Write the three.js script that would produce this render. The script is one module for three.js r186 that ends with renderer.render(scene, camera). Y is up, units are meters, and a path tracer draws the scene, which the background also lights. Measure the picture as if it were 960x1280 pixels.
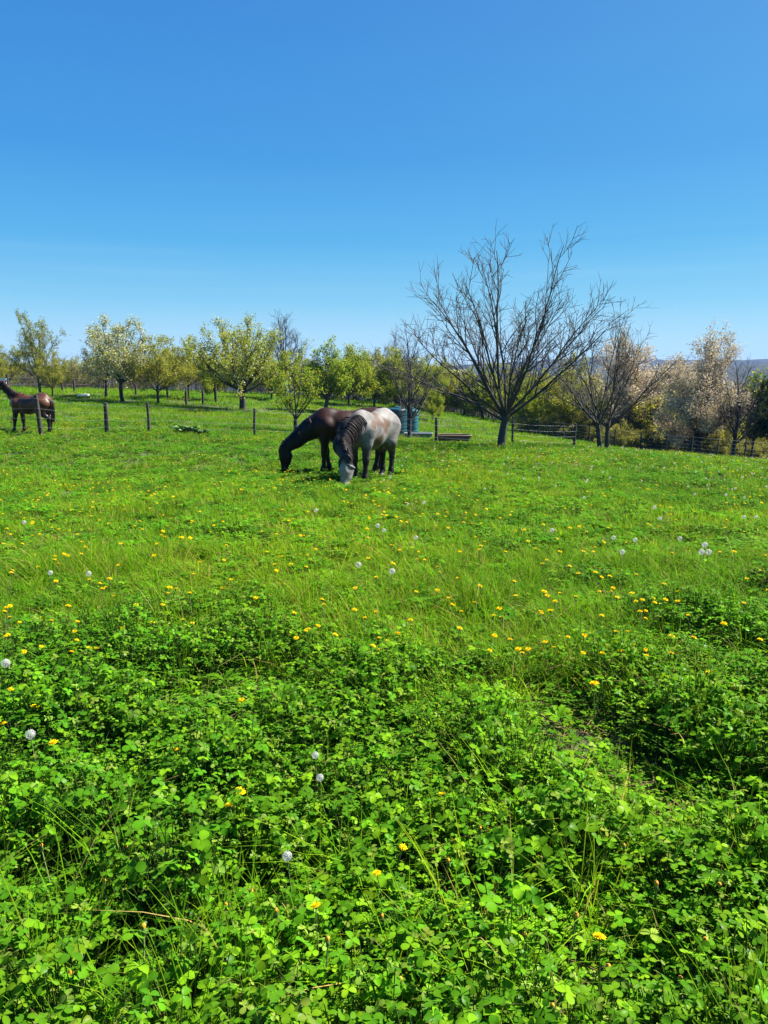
import * as THREE from 'three';
import { mergeGeometries } from 'three/addons/utils/BufferGeometryUtils.js';
import { ImprovedNoise } from 'three/addons/math/ImprovedNoise.js';

// ------------------------------------------------------------------ camera, sky, sun, exposure
const scene = new THREE.Scene();
const F = 967, PITCH = 0.1770, CAM_Y = 1.65;                       // focal length in photo pixels (960 x 1280)
const camera = new THREE.PerspectiveCamera(2 * Math.atan(640 / F) * 180 / Math.PI, 3 / 4, 0.05, 6000);
camera.position.set(0, CAM_Y, 0);
camera.rotation.x = -PITCH;
const renderer = new THREE.WebGLRenderer({ antialias: true });
renderer.toneMapping = THREE.LinearToneMapping;
renderer.toneMappingExposure = 3.1;
renderer.shadowMap.enabled = true;

const SUN = new THREE.Vector3(.62, .72, -.24).normalize();
// clear spring sky: one colour per elevation, paler in the wide forward-scattered aureole of the sun
const SKY = [[-90, 0.06452, 0.1032, 0.1161], [-2, 0.1774, 0.2419, 0.2839], [0, 0.2452, 0.3, 0.3226], [1.5, 0.1806, 0.2677, 0.3129], [5, 0.08548, 0.2048, 0.2903], [9, 0.03871, 0.151, 0.2726], [14.5, 0.02161, 0.1081, 0.2484], [23, 0.01516, 0.08065, 0.221], [45, 0.009677, 0.05161, 0.1677], [90, 0.007742, 0.03871, 0.1355]];
function skyColour(el) {
  let i = 1; while (i < SKY.length - 1 && SKY[i][0] < el) i++;
  const a = SKY[i - 1], b = SKY[i], t = Math.min(1, Math.max(0, (el - a[0]) / (b[0] - a[0])));
  return [1, 2, 3].map((c) => a[c] + (b[c] - a[c]) * t);
}
{
  const W = 1024, Hh = 900, cirrus = new ImprovedNoise(), data = new Float32Array(W * Hh * 4);
  for (let j = 0; j < Hh; j++) {
    const el = (j + .5) / Hh * 180 - 90, c = skyColour(el), e = el * Math.PI / 180;
    for (let i = 0; i < W; i++) {
      const az = ((i + .5) / W - .5) * Math.PI * 2, cos = Math.cos(e) * Math.cos(az) * SUN.x + Math.sin(e) * SUN.y + Math.cos(e) * Math.sin(az) * SUN.z, ang = Math.acos(Math.min(1, Math.max(-1, cos))) * 180 / Math.PI;
      const g = el > -3 ? Math.exp(-((ang / 42) ** 2)) : 0;
      const wisp = .014 * Math.max(0, Math.sin(Math.min(1, Math.max(0, (el - 3.5) / 7)) * Math.PI)) * Math.max(0, cirrus.noise(Math.cos(az) * 3.2, el * 1.5 + Math.sin(az) * .8, Math.sin(az) * 3.2) - .08);   // thin streaks of cirrus low down
      data.set([c[0] + .05 * g + wisp * 1.3, c[1] + .09 * g + wisp, c[2] + .075 * g + wisp * .6, 1], (j * W + i) * 4);
    }
  }
  const t = new THREE.DataTexture(data, W, Hh, THREE.RGBAFormat, THREE.FloatType);
  t.mapping = THREE.EquirectangularReflectionMapping; t.magFilter = THREE.LinearFilter; t.needsUpdate = true;
  scene.background = t; scene.environment = t;
}
const sun = new THREE.DirectionalLight(new THREE.Color().setRGB(1, .95, .86), 5);
sun.position.copy(SUN).multiplyScalar(80).add(new THREE.Vector3(0, 0, -25));
sun.target.position.set(0, 0, -25);
sun.castShadow = true;
Object.assign(sun.shadow.camera, { left: -70, right: 70, top: 70, bottom: -70, near: 1, far: 250 });
sun.shadow.mapSize.set(4096, 4096);
scene.add(sun, sun.target);
scene.fog = new THREE.FogExp2(new THREE.Color().setRGB(.07, .31, 1), .00016);

// ------------------------------------------------------------------ helpers
function mulberry(a) { return () => { a |= 0; a = a + 0x6D2B79F5 | 0; let t = Math.imul(a ^ a >>> 15, 1 | a); t = t + Math.imul(t ^ t >>> 7, 61 | t) ^ t; return ((t ^ t >>> 14) >>> 0) / 4294967296; }; }
const V = (x, y, z) => new THREE.Vector3(x, y, z);
const rgb = (r, g, b) => new THREE.Color().setRGB(r, g, b);
const clamp = THREE.MathUtils.clamp, lerp = THREE.MathUtils.lerp, sstep = THREE.MathUtils.smoothstep;
const perlin = new ImprovedNoise();
const noise = (x, z, s = 0) => perlin.noise(x, s + .37, z);
const used = new Map();
function numbered(n) { const k = used.get(n) ?? 0; used.set(n, k + 1); return k ? `${n}_${String(k).padStart(3, '0')}` : n; }
function tag(o, label, category, group, kind) {
  if (label) o.userData.label = label; if (category) o.userData.category = category;
  if (group) o.userData.group = group; if (kind) o.userData.kind = kind; return o;
}
function thing(name, label, category, pos = [0, 0, 0], turn = 0, group) {
  const o = new THREE.Group(); o.name = numbered(name); scene.add(o);
  o.position.set(...pos); o.rotation.y = turn; return tag(o, label, category, group);
}
function part(name, geo, mat, parent) { const m = new THREE.Mesh(geo, mat); m.name = name; parent.add(m); return m; }
function copy(root, label, pos, turn = 0, scale = 1) {
  const r = root.clone(); r.name = numbered(root.name.replace(/_\d{3}$/, '')); r.userData = { ...root.userData };
  if (label) r.userData.label = label; scene.add(r); r.position.set(...pos); r.rotation.y = turn;
  if (Array.isArray(scale)) r.scale.set(...scale); else r.scale.setScalar(scale); return r;
}
// the point that lies on the sight line of a photo pixel at a given distance ahead
function at(px, py, d) {
  const u = (px - 480) / F, v = (640 - py) / F, c = Math.cos(PITCH), s = Math.sin(PITCH), t = d / (v * s + c);
  return V(u * t, CAM_Y + (v * c - s) * t, -d);
}

// collects triangles with vertex colours
class MB {
  constructor() { this.p = []; this.c = []; this.i = []; this.n = 0; }
  v(x, y, z, c) { this.p.push(x, y, z); this.c.push(c[0], c[1], c[2]); return this.n++; }
  tri(a, b, c) { this.i.push(a, b, c); }
  tube(pts, rad, sides, col) {
    let ref = V(.31, .12, .94), prev = null;
    for (let k = 0; k < pts.length; k++) {
      const d = pts[Math.min(k + 1, pts.length - 1)].clone().sub(pts[Math.max(k - 1, 0)]).normalize();
      if (Math.abs(d.dot(ref)) > .97) ref = V(ref.y, -ref.z, ref.x);
      const a = ref.clone().addScaledVector(d, -ref.dot(d)).normalize(), b = d.clone().cross(a), ring = [], c = Array.isArray(col[0]) ? col[k] : col;
      for (let s = 0; s < sides; s++) {
        const th = s / sides * Math.PI * 2, x = Math.cos(th) * rad[k], y = Math.sin(th) * rad[k];
        ring.push(this.v(pts[k].x + a.x * x + b.x * y, pts[k].y + a.y * x + b.y * y, pts[k].z + a.z * x + b.z * y, c));
      }
      if (prev) for (let s = 0; s < sides; s++) { const e = (s + 1) % sides; this.tri(prev[s], prev[e], ring[e]); this.tri(prev[s], ring[e], ring[s]); }
      prev = ring; ref = a;
    }
  }
  geo() {
    const g = new THREE.BufferGeometry();
    g.setAttribute('position', new THREE.Float32BufferAttribute(this.p, 3));
    g.setAttribute('color', new THREE.Float32BufferAttribute(this.c, 3));
    g.setIndex(this.i); g.computeVertexNormals(); return g;
  }
}
const std = (o) => new THREE.MeshStandardMaterial({ vertexColors: true, roughness: .85, ...o });
function noiseTex(seed, lo, hi, size = 128, stretch = 1, cells = 8) {
  const d = new Uint8Array(size * size * 4), r = mulberry(seed);
  const lat = [...Array(4)].map((_, o) => [...Array((cells << o) * Math.max(1, Math.round((cells << o) / stretch)))].map(() => r()));
  for (let y = 0; y < size; y++) for (let x = 0; x < size; x++) {
    let v = 0, w = 0;
    for (let o = 0; o < 4; o++) {
      const nx = cells << o, ny = Math.max(1, Math.round(nx / stretch)), fx = x / size * nx, fy = y / size * ny, ix = Math.floor(fx), iy = Math.floor(fy), tx = fx - ix, ty = fy - iy;
      const g = (a, b) => lat[o][(b % ny) * nx + a % nx], sx = tx * tx * (3 - 2 * tx), sy = ty * ty * (3 - 2 * ty), a = .5 ** (o * .6);
      v += a * lerp(lerp(g(ix, iy), g(ix + 1, iy), sx), lerp(g(ix, iy + 1), g(ix + 1, iy + 1), sx), sy); w += a;
    }
    v = clamp((v / w - .5) * 1.7 + .5, 0, 1);
    for (let c = 0; c < 3; c++) d[(y * size + x) * 4 + c] = lerp(lo[c], hi[c], v) * 255;
    d[(y * size + x) * 4 + 3] = 255;
  }
  const t = new THREE.DataTexture(d, size, size); t.wrapS = t.wrapT = THREE.RepeatWrapping; t.magFilter = THREE.LinearFilter; t.needsUpdate = true; return t;
}

// ------------------------------------------------------------------ terrain
// [photo x, photo y, metres ahead] of points where the ground is seen (or is known to be)
const CP = [[480, 1280, 1.75], [0, 1280, 1.75], [960, 1280, 1.75], [480, 900, 3.5], [0, 900, 3.5], [960, 900, 3.5], [480, 735, 5.9], [0, 735, 6], [960, 740, 5.9],
  [450, 601, 16], [0, 605, 16], [960, 628, 14], [700, 610, 15.5], [230, 601, 16.5], [52, 543, 28], [187, 545, 28], [318, 547, 29], [545, 556, 31], [626, 559, 28], [754, 564, 31],
  [303, 513, 44], [154, 501, 46], [50, 492, 49], [20, 487, 60], [230, 492, 60], [430, 507, 56], [540, 526, 50], [600, 526, 60], [645, 541, 48], [720, 553, 43], [800, 566, 38], [880, 573, 36], [960, 579, 35],
  [640, 530, 70], [960, 590, 52], [800, 575, 55], [20, 480, 80], [430, 498, 80], [640, 526, 90], [960, 590, 80]].map(([x, y, d]) => at(x, y, d));
CP.push(V(-4, .02, 2), V(4, 0, 2), V(0, 0, 0), V(-45, 1.2, -50), V(-40, .2, -25), V(-20, .1, -8), V(20, -.9, -8), V(40, -4.2, -25), V(48, -5.5, -50));
const tps = (() => {
  const n = CP.length, N = n + 3, A = [...Array(N)].map(() => new Float64Array(N + 1)), U = (r2) => r2 < 1e-9 ? 0 : .5 * r2 * Math.log(r2);
  for (let i = 0; i < n; i++) {
    for (let j = 0; j < n; j++) A[i][j] = U((CP[i].x - CP[j].x) ** 2 + (CP[i].z - CP[j].z) ** 2);
    A[i][i] += 6; const row = [1, CP[i].x, CP[i].z];
    for (let k = 0; k < 3; k++) { A[i][n + k] = row[k]; A[n + k][i] = row[k]; }
    A[i][N] = CP[i].y;
  }
  for (let c = 0; c < N; c++) {
    let p = c; for (let r = c + 1; r < N; r++) if (Math.abs(A[r][c]) > Math.abs(A[p][c])) p = r;
    [A[c], A[p]] = [A[p], A[c]];
    for (let r = c + 1; r < N; r++) { const f = A[r][c] / A[c][c]; if (f) for (let k = c; k <= N; k++) A[r][k] -= f * A[c][k]; }
  }
  const w = new Float64Array(N);
  for (let r = N - 1; r >= 0; r--) { let s = A[r][N]; for (let k = r + 1; k < N; k++) s -= A[r][k] * w[k]; w[r] = s / A[r][r]; }
  return (x, z) => { let s = w[n] + w[n + 1] * x + w[n + 2] * z; for (let i = 0; i < n; i++) s += w[i] * U((x - CP[i].x) ** 2 + (z - CP[i].z) ** 2); return s; };
})();
function H(x, z) {
  const r = Math.hypot(x, z), far = sstep(r, 70, 260);
  let h = tps(clamp(x, -48, 48), clamp(z, -90, 4)) + .05 * noise(x * .5, z * .5, 3) * sstep(r, 1, 6);
  return lerp(h, -26 + 3 * noise(x * .01, z * .01, 9), far);
}
function place(px, py, d) { const p = at(px, py, d); return [p.x, H(p.x, p.z), p.z]; }
// where the sight line of a pixel meets a sheet LIFT above the ground
function hit(px, py, lift) {
  let lo = .8, hi = .8;
  for (let d = .8; d < 70; d *= 1.02) { const p = at(px, py, d); if (p.y < H(p.x, p.z) + lift) { hi = d; break; } lo = d; hi = d; }
  for (let k = 0; k < 14; k++) { const m = (lo + hi) / 2, p = at(px, py, m); if (p.y < H(p.x, p.z) + lift) hi = m; else lo = m; }
  return at(px, py, hi);
}
{
  const rings = [], p = [], c = [], uv = [], idx = [], S = 220;
  for (let r = .4; r < 760; r *= 1.045) rings.push(r);
  const put = (x, z) => {
    p.push(x, H(x, z), z); uv.push(x / 2.3, z / 2.3);
    const n = noise(x * .13, z * .13, 1) * .5 + noise(x * .9, z * .9, 2) * .4, g = clamp(.5 + n, 0, 1);
    let k = [lerp(.045, .085, g), lerp(.06, .105, g), .02];   // soil and thatch with moss
    const soil = sstep(noise(x * .06, z * .3, 7), .02, .25) * (z < -50 && z > -68 && x < -3 ? 1 : 0);   // strip of bare red soil behind the orchard
    k = [lerp(k[0], .16, soil), lerp(k[1], .085, soil), lerp(k[2], .05, soil)];
    c.push(...k);
  };
  put(0, 0);
  for (const r of rings) for (let s = 0; s < S; s++) { const a = s / S * Math.PI * 2; put(Math.cos(a) * r, Math.sin(a) * r); }
  for (let s = 0; s < S; s++) idx.push(0, 1 + (s + 1) % S, 1 + s);
  for (let k = 0; k + 1 < rings.length; k++) for (let s = 0; s < S; s++) {
    const a = 1 + k * S + s, b = 1 + k * S + (s + 1) % S; idx.push(a, b, a + S, b, b + S, a + S);
  }
  const g = new THREE.BufferGeometry();
  g.setAttribute('position', new THREE.Float32BufferAttribute(p, 3)); g.setAttribute('color', new THREE.Float32BufferAttribute(c, 3));
  g.setAttribute('uv', new THREE.Float32BufferAttribute(uv, 2)); g.setIndex(idx); g.computeVertexNormals();
  const m = part('ground', g, std({ map: noiseTex(5, [.55, .6, .6], [1, 1, 1], 256), bumpMap: noiseTex(6, [0, 0, 0], [1, 1, 1], 256), bumpScale: .03, roughness: 1 }), scene);
  tag(m, null, null, null, 'structure');
}
// wooded hills beyond the valley
function hill(name, prof, d0, depth, seed, cols) {
  const nx = 160, nz = 30, p = [], c = [], idx = [];
  for (let j = 0; j <= nz; j++) for (let i = 0; i <= nx; i++) {
    const px = lerp(-900, 1900, i / nx), t = j / nz, d = d0 + depth * t, X = (px - 480) / F * d;
    let top = prof[0][1];
    for (let k = 1; k < prof.length; k++) if (px > prof[k - 1][0]) top = lerp(prof[k - 1][1], prof[k][1], sstep(px, prof[k - 1][0], prof[k][0]));
    const yTop = at(480, top, d0 + depth * .55).y, up = Math.sin(Math.min(1, t / .55) * Math.PI / 2) * (t > .55 ? 1 - .5 * (t - .55) : 1);
    const y = lerp(-34, yTop, up) + (3 * noise(X * .02, d * .02, seed) + 1.6 * noise(X * .09, d * .09, seed)) * up;
    p.push(X, y, -d);
    const f = noise(X * .011, d * .008, seed + 3) + .4 * noise(X * .05, d * .04, seed + 5);
    let k = f > .28 ? cols[1] : f < -.45 ? cols[2] : cols[0]; const w = 1 + .35 * noise(X * .15, d * .15, seed + 8);
    if (Math.hypot((px - 568) / 16, (y - at(480, 463, d).y) / 2.6) < 1 && name === 'hills') k = [.42, .40, .04];
    c.push(k[0] * w, k[1] * w, k[2] * w);
  }
  for (let j = 0; j < nz; j++) for (let i = 0; i < nx; i++) { const a = j * (nx + 1) + i; idx.push(a, a + 1, a + nx + 1, a + 1, a + nx + 2, a + nx + 1); }
  const g = new THREE.BufferGeometry();
  g.setAttribute('position', new THREE.Float32BufferAttribute(p, 3)); g.setAttribute('color', new THREE.Float32BufferAttribute(c, 3)); g.setIndex(idx); g.computeVertexNormals();
  tag(part(numbered(name), g, std({ side: THREE.DoubleSide, roughness: 1 }), scene), null, null, null, 'structure');
}
hill('hills', [[-900, 452], [200, 458], [430, 458], [540, 458], [600, 455], [690, 450], [760, 446], [860, 450], [945, 449], [1100, 440], [1900, 450]], 1150, 500, 11, [[.012, .02, .012], [.018, .027, .012], [.035, .045, .016]]);
hill('hill', [[-900, 466], [430, 466], [560, 468], [640, 470], [760, 466], [900, 458], [1000, 452], [1900, 448]], 700, 260, 41, [[.016, .022, .01], [.028, .034, .013], [.02, .022, .012]]);

// ------------------------------------------------------------------ materials for plants
const leafMat = (o = {}) => new THREE.MeshPhysicalMaterial({ vertexColors: true, side: THREE.DoubleSide, roughness: .95, transmission: .45, thickness: 0, specularIntensity: .06, clearcoat: .07, clearcoatRoughness: .3, ...o });
const cloverMat = leafMat(), grassMat = leafMat({ clearcoat: .03, clearcoatRoughness: .32 }), treeLeafMat = leafMat({ transmission: .55, clearcoat: .04, clearcoatRoughness: .5 });
const petalMat = leafMat({ transmission: .3, clearcoat: 0 });
const barkMat = std({ roughness: .95 }), twigMat = std({ roughness: .9 }), woodMat = std({ roughness: .95 }), hairMat = new THREE.MeshPhysicalMaterial({ vertexColors: true, roughness: .6, specularIntensity: .35 });

// ------------------------------------------------------------------ trees
function wander(r, p, dir, len, r0, r1, n, wob, up) {
  const pts = [p.clone()], rad = [r0], d = dir.clone().normalize(), q = p.clone();
  for (let k = 1; k <= n; k++) {
    d.add(V((r() - .5) * wob, (r() - .5) * wob + up, (r() - .5) * wob)).normalize(); q.addScaledVector(d, len / n);
    pts.push(q.clone()); rad.push(lerp(r0, r1, k / n));
  }
  return { pts, rad, end: d };
}
const along = (b, t) => { const f = t * (b.pts.length - 1), k = Math.min(b.pts.length - 2, Math.floor(f)), u = f - k; return { p: b.pts[k].clone().lerp(b.pts[k + 1], u), d: b.pts[k + 1].clone().sub(b.pts[k]).normalize(), r: lerp(b.rad[k], b.rad[k + 1], u) }; };
function turned(r, d, ang) {           // a direction at an angle to d
  const a = V(r() - .5, r() - .5, r() - .5).cross(d).normalize();
  return d.clone().multiplyScalar(Math.cos(ang)).addScaledVector(a, Math.sin(ang));
}
function jitter(r, c, a) { const k = 1 + (r() - .5) * a, h = (r() - .5) * a * .5; return [c[0] * (k + h), c[1] * k, c[2] * (k - h)]; }
// o: seed, h (m), trunk (m), trunkR, limbs, spread, l2, l3, l4, bark, leaves [count, size, colours], blossom [count, size, colours], up
function makeTree(o) {
  const r = mulberry(o.seed), wood = new MB(), twig = new MB(), crown = new MB(), flower = new MB(), spots = [];
  const bark = o.bark ?? [.052, .045, .036], tcol = o.twig ?? bark.map((x) => x * .8), S = o.h / 6;
  const stems = o.stems ?? 1, lean = o.lean ?? .04;
  for (let st = 0; st < stems; st++) {
    const off = stems > 1 ? V((st / (stems - 1) - .5) * .35, 0, (r() - .5) * .25) : V(0, 0, 0);
    const tr = wander(r, off.clone().add(V(0, -.25, 0)), V((r() - .5) * lean * 4 + off.x * .5, 1, (r() - .5) * lean * 4), o.trunk + .25, o.trunkR * 1.12, o.trunkR * .8, 7, .12, .03);
    tr.rad[0] *= 1.5; tr.rad[1] *= 1.2;
    const nz = tr.pts.map((p, k) => jitter(r, bark, .3));
    wood.tube(tr.pts, tr.rad, 9, nz);
    const limbs = Math.round(o.limbs / stems);
    for (let i = 0; i < limbs; i++) {
      const az = (i + .6 * r()) / limbs * Math.PI * 2 * (o.turns ?? 1.62), k = i / Math.max(1, limbs - 1), inc = lerp(o.spread[0], o.spread[1], ((k + .35 * r()) / 1.2) ** (o.fork ? .68 : 1));
      const s = along(tr, o.leader ? lerp(.45, .99, k) : lerp(.8, .995, r())), dir = V(Math.cos(az) * Math.sin(inc), Math.cos(inc), Math.sin(az) * Math.sin(inc));
      const W = (o.wide ?? .45) * o.h, L = lerp(o.short ?? .8, 1.04, r()) / Math.hypot(Math.sin(inc) / W, Math.cos(inc) / (o.h - s.p.y)) * (1 - .12 * Math.sin(inc));
      const b1 = wander(r, s.p, dir, L, o.trunkR * lerp(o.limb?.[0] ?? .3, o.limb?.[1] ?? .46, r()), .009 * S, 12, o.wob ?? .2, o.up ?? .035);
      wood.tube(b1.pts, b1.rad, 6, b1.pts.map(() => jitter(r, bark, .3)));
      for (let j = 0; j < o.l2; j++) {
        const t = lerp(.16, .97, (j + r()) / o.l2), a = along(b1, t), L2 = L * lerp(o.l2len?.[0] ?? .2, o.l2len?.[1] ?? .42, r()) * (1.15 - t * .75);
        const b2 = wander(r, a.p, turned(r, a.d, lerp(o.fork?.[0] ?? .45, o.fork?.[1] ?? .95, r())), L2, Math.min(a.r * .72, (o.fork ? .02 : .022) * S + .006), .006 * S, 7, .26, o.up2 ?? .08);
        (a.r > .03 * S ? wood : twig).tube(b2.pts, b2.rad, 4, jitter(r, tcol, .3));
        for (let m = 0; m < o.l3; m++) {
          const t3 = lerp(.15, 1, (m + r()) / o.l3), c = along(b2, t3), L3 = lerp(.28, .75, r()) * S * (1.2 - .5 * t3);
          const b3 = wander(r, c.p, turned(r, c.d, lerp(.4, 1, r())), L3, .0085 * S, .004 * S, 4, .3, o.up2 ?? .08);
          twig.tube(b3.pts, b3.rad, 3, jitter(r, tcol, .35));
          spots.push(b3, b3);
          for (let n = 0; n < o.l4; n++) {
            const e = along(b3, lerp(.2, 1, r())), b4 = wander(r, e.p, turned(r, e.d, lerp(.4, .9, r())), lerp(.14, .38, r()) * S, .0055 * S, .0032 * S, 2, .3, .08);
            twig.tube(b4.pts, b4.rad, 3, jitter(r, tcol, .35)); spots.push(b4);
          }
        }
      }
    }
  }
  const scatter = (mb, [count, size, cols], reach) => {
    for (let k = 0; k < count; k++) {
      const b = spots[Math.floor(r() * spots.length)], q = along(b, r()).p, c = jitter(r, cols[Math.floor(r() * cols.length)], .35), s = size * lerp(.6, 1.3, r());
      q.add(V(r() - .5, r() - .5, r() - .5).multiplyScalar(reach));
      const a = V(r() - .5, r() - .5, r() - .5).normalize(), e = V(r() - .5, r() - .5 - .2, r() - .5).cross(a).normalize();
      const i0 = mb.v(q.x, q.y, q.z, c), w = s * .36;
      const A = q.clone().addScaledVector(a, s * .5), B = A.clone().addScaledVector(e, w), C = A.clone().addScaledVector(e, -w), D = q.clone().addScaledVector(a, s); A.y += s * .1;
      const b1 = mb.v(B.x, B.y, B.z, c), c1 = mb.v(C.x, C.y, C.z, c), d1 = mb.v(D.x, D.y - s * .12, D.z, c);
      mb.tri(i0, b1, d1); mb.tri(i0, d1, c1);
    }
  };
  if (o.leaves) scatter(crown, o.leaves, o.reach ?? .12);
  if (o.blossom) scatter(flower, o.blossom, (o.reach ?? .12) * .8);
  return { wood: wood.geo(), twig: twig.geo(), crown: o.leaves && crown.geo(), flower: o.blossom && flower.geo(), h: spots.reduce((m, b) => Math.max(m, b.pts[b.pts.length - 1].y), 0) };
}
const YG = [[.32, .34, .024], [.24, .30, .024], [.38, .36, .03], [.18, .25, .022]], GR = [[.14, .26, .014], [.20, .33, .018], [.10, .19, .014]], OL = [[.31, .29, .05], [.35, .30, .065], [.22, .23, .036]];
const WH = [[.66, .65, .48], [.56, .58, .38], [.70, .68, .54]], CREAM = [[.56, .47, .33], [.62, .53, .39], [.48, .38, .26]];
const SPEC = {
  walnut: { seed: 8, h: 8.1, wide: .64, trunk: 1.3, trunkR: .155, limbs: 16, limb: [.22, .42], spread: [.04, 1.1], fork: [.32, .62], l2len: [.28, .5], l2: 10, l3: 5, l4: 2, turns: 4.3, short: .84, wob: .19, up: .012, up2: .06, bark: [.046, .041, .034], twig: [.05, .043, .037] },
  walnut_young: { seed: 29, h: 6.2, wide: .72, trunk: 1.3, trunkR: .11, stems: 2, limbs: 14, limb: [.24, .44], spread: [.06, 1.1], fork: [.32, .62], l2len: [.28, .5], l2: 9, l3: 5, l4: 2, turns: 4.3, short: .84, wob: .18, up: .012, up2: .06, bark: [.046, .041, .034], twig: [.05, .043, .037] },
  bare: { seed: 31, h: 6.4, wide: .4, trunk: 2.2, trunkR: .1, leader: true, limbs: 13, spread: [1.15, .1], l2: 8, l3: 5, l4: 2, up2: .1, bark: [.034, .03, .026], twig: [.065, .056, .056] },
  apple: { seed: 41, h: 5.5, short: .88, wide: .86, trunk: 1.25, trunkR: .2, limbs: 15, spread: [.1, 1.35], l2: 9, l3: 5, l4: 1, turns: 3.7, leaves: [15000, .10, YG], blossom: [3000, .09, WH], reach: .34 },
  pear: { seed: 53, h: 5.2, short: .85, wide: .46, trunk: 1.3, trunkR: .105, limbs: 13, spread: [.05, 1.25], l2: 8, l3: 5, l4: 1, turns: 3.7, leaves: [8000, .085, [...YG, ...OL]], blossom: [5800, .08, WH], reach: .25, bark: [.04, .036, .03], twig: [.07, .062, .05] },
  plum: { seed: 61, h: 4.6, short: .85, wide: .62, trunk: 1.0, trunkR: .085, limbs: 12, spread: [.1, 1.3], l2: 8, l3: 5, l4: 1, turns: 3.7, leaves: [10000, .09, [...OL, ...YG]], reach: .26, twig: [.075, .062, .046] },
  leafy: { seed: 71, h: 4.4, short: .85, wide: .66, trunk: .9, trunkR: .09, limbs: 12, spread: [.1, 1.4], l2: 8, l3: 5, l4: 1, turns: 3.7, leaves: [14000, .105, [...YG, ...YG, GR[0], GR[1]]], reach: .4 },
  tall: { seed: 83, h: 5.8, short: .85, wide: .52, trunk: 1.6, trunkR: .10, leader: true, limbs: 16, spread: [1.25, .1], l2: 8, l3: 6, l4: 1, leaves: [8500, .09, [...OL, YG[1], GR[2]]], reach: .24, twig: [.085, .075, .055] },
  cherry: { seed: 97, h: 7.4, wide: .46, trunk: 1.8, trunkR: .15, leader: true, limbs: 26, limb: [.2, .34], spread: [1.35, .15], l2: 9, l3: 5, l4: 1, up: .0, up2: .04, short: .9, leaves: [4000, .08, OL], blossom: [38000, .105, CREAM], reach: .55, bark: [.036, .033, .028], twig: [.10, .085, .07] },
  shoots: { seed: 101, h: 4.2, wide: .36, trunk: .75, trunkR: .1, limbs: 7, spread: [.15, .9], l2: 6, l3: 5, l4: 1, up: .05, leaves: [2200, .085, [YG[0], YG[1], GR[1]]], reach: .16, twig: [.09, .075, .03] },
  sprout: { seed: 103, h: 4.2, wide: .34, trunk: .9, trunkR: .1, limbs: 12, spread: [.05, 1.0], l2: 8, l3: 5, l4: 1, up: .05, leaves: [8500, .095, [YG[0], YG[1], GR[1], [.24, .36, .025]]], reach: .26 },
  shrub: { seed: 113, h: 3.4, wide: .62, trunk: .25, trunkR: .06, stems: 3, limbs: 18, spread: [.1, 1.35], l2: 8, l3: 5, l4: 1, leaves: [9500, .10, [...OL, YG[0], YG[3], [.13, .10, .05]]], reach: .3, bark: [.04, .033, .028], twig: [.085, .065, .05] },
  ivy: { seed: 127, h: 6, wide: .3, trunk: 3.2, trunkR: .16, leader: true, limbs: 16, spread: [1.3, .15], l2: 8, l3: 5, l4: 1, leaves: [11000, .12, [[.03, .06, .013], [.04, .075, .015], [.025, .046, .012]]], reach: .3 },
};
const protos = {};
function tree(kind, name, label, px, py, d, topPy, turn, group, wide = 1) {
  const [x, y, z] = place(px, py, d), hh = at(px, topPy, d).y - y;
  const g = protos[kind] ??= makeTree(SPEC[kind]), k = hh / g.h;
  const t = thing(name, label, /shrub/.test(name) ? 'shrub' : 'tree', [x, y - .02, z], turn, group);
  t.scale.set(k * wide, k, k * wide);
  part('trunk', g.wood, barkMat, t); part('twigs', g.twig, twigMat, t);
  if (g.crown) part('crown', g.crown, treeLeafMat, t);
  if (g.flower) part('blossom', g.flower, petalMat, t);
  return t;
}
// standing in the meadow
tree('walnut', 'walnut_tree', 'tall bare spreading tree standing alone in the meadow by the rusty trough', 626, 558, 28, 281, 3.6);
tree('walnut_young', 'walnut_tree', 'smaller bare tree with forked trunk in front of the pale round blossom tree', 754, 564, 31, 374, 1.1);
tree('bare', 'bare_tree', 'thin bare tree with dark stem in front of the teal water tanks', 511, 551, 32.5, 398, 2.0);
tree('shoots', 'pruned_tree', 'small pruned tree with low open fork directly behind the black horse', 370, 540, 33, 420, .5);
// orchard beyond the wire fence
const OG = 'orchard trees beyond the wire fence';
tree('apple', 'apple_tree', 'broad yellow green apple tree with the thickest orchard trunk', 303, 513, 44, 390, .3);
tree('tall', 'orchard_tree', 'tall thin leaved orchard tree behind the bay horse', 50, 491, 49, 386, 1.0, null, 1.05);
tree('plum', 'orchard_tree', 'low twiggy orchard tree just behind the rump of the bay horse', 66, 496, 46, 438, 2.0);
tree('pear', 'pear_tree', 'narrow blossoming tree left of the whitest blossoming tree', 132, 494, 48, 402, 2.6);
tree('pear', 'pear_tree', 'whitest blossoming orchard tree above the two wooden fence posts', 154, 502, 45, 392, .2, null, 1.15);
tree('plum', 'orchard_tree', 'olive twiggy tree with pale forked stem right of the white blossoming tree', 198, 503, 45, 419, 3.0, null, 1.1);
tree('plum', 'orchard_tree', 'olive tree half hidden behind another between white blossom tree and apple tree', 210, 501, 49, 418, 4.1);
tree('leafy', 'orchard_tree', 'small leafy tree at the left edge of the broad apple tree', 269, 503, 50, 428, 5.0, null, .9);
tree('plum', 'orchard_tree', 'slim orchard tree rising straight behind a dark fence post', 236, 498, 52, 418, 1.5, null, .85);
tree('bare', 'bare_tree', 'tall bare tree with bluish twigs rising behind the broad apple tree', 347, 488, 66, 384, .7, null, 1.6);
tree('plum', 'orchard_tree', 'dark leaning tree at the frame edge above the bay horse', 8, 488, 52, 430, 0.2, null, 1.2);
tree('leafy', 'orchard_tree', 'yellow green tree between the apple tree and the pruned tree', 340, 503, 56, 424, 1.9);
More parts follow.
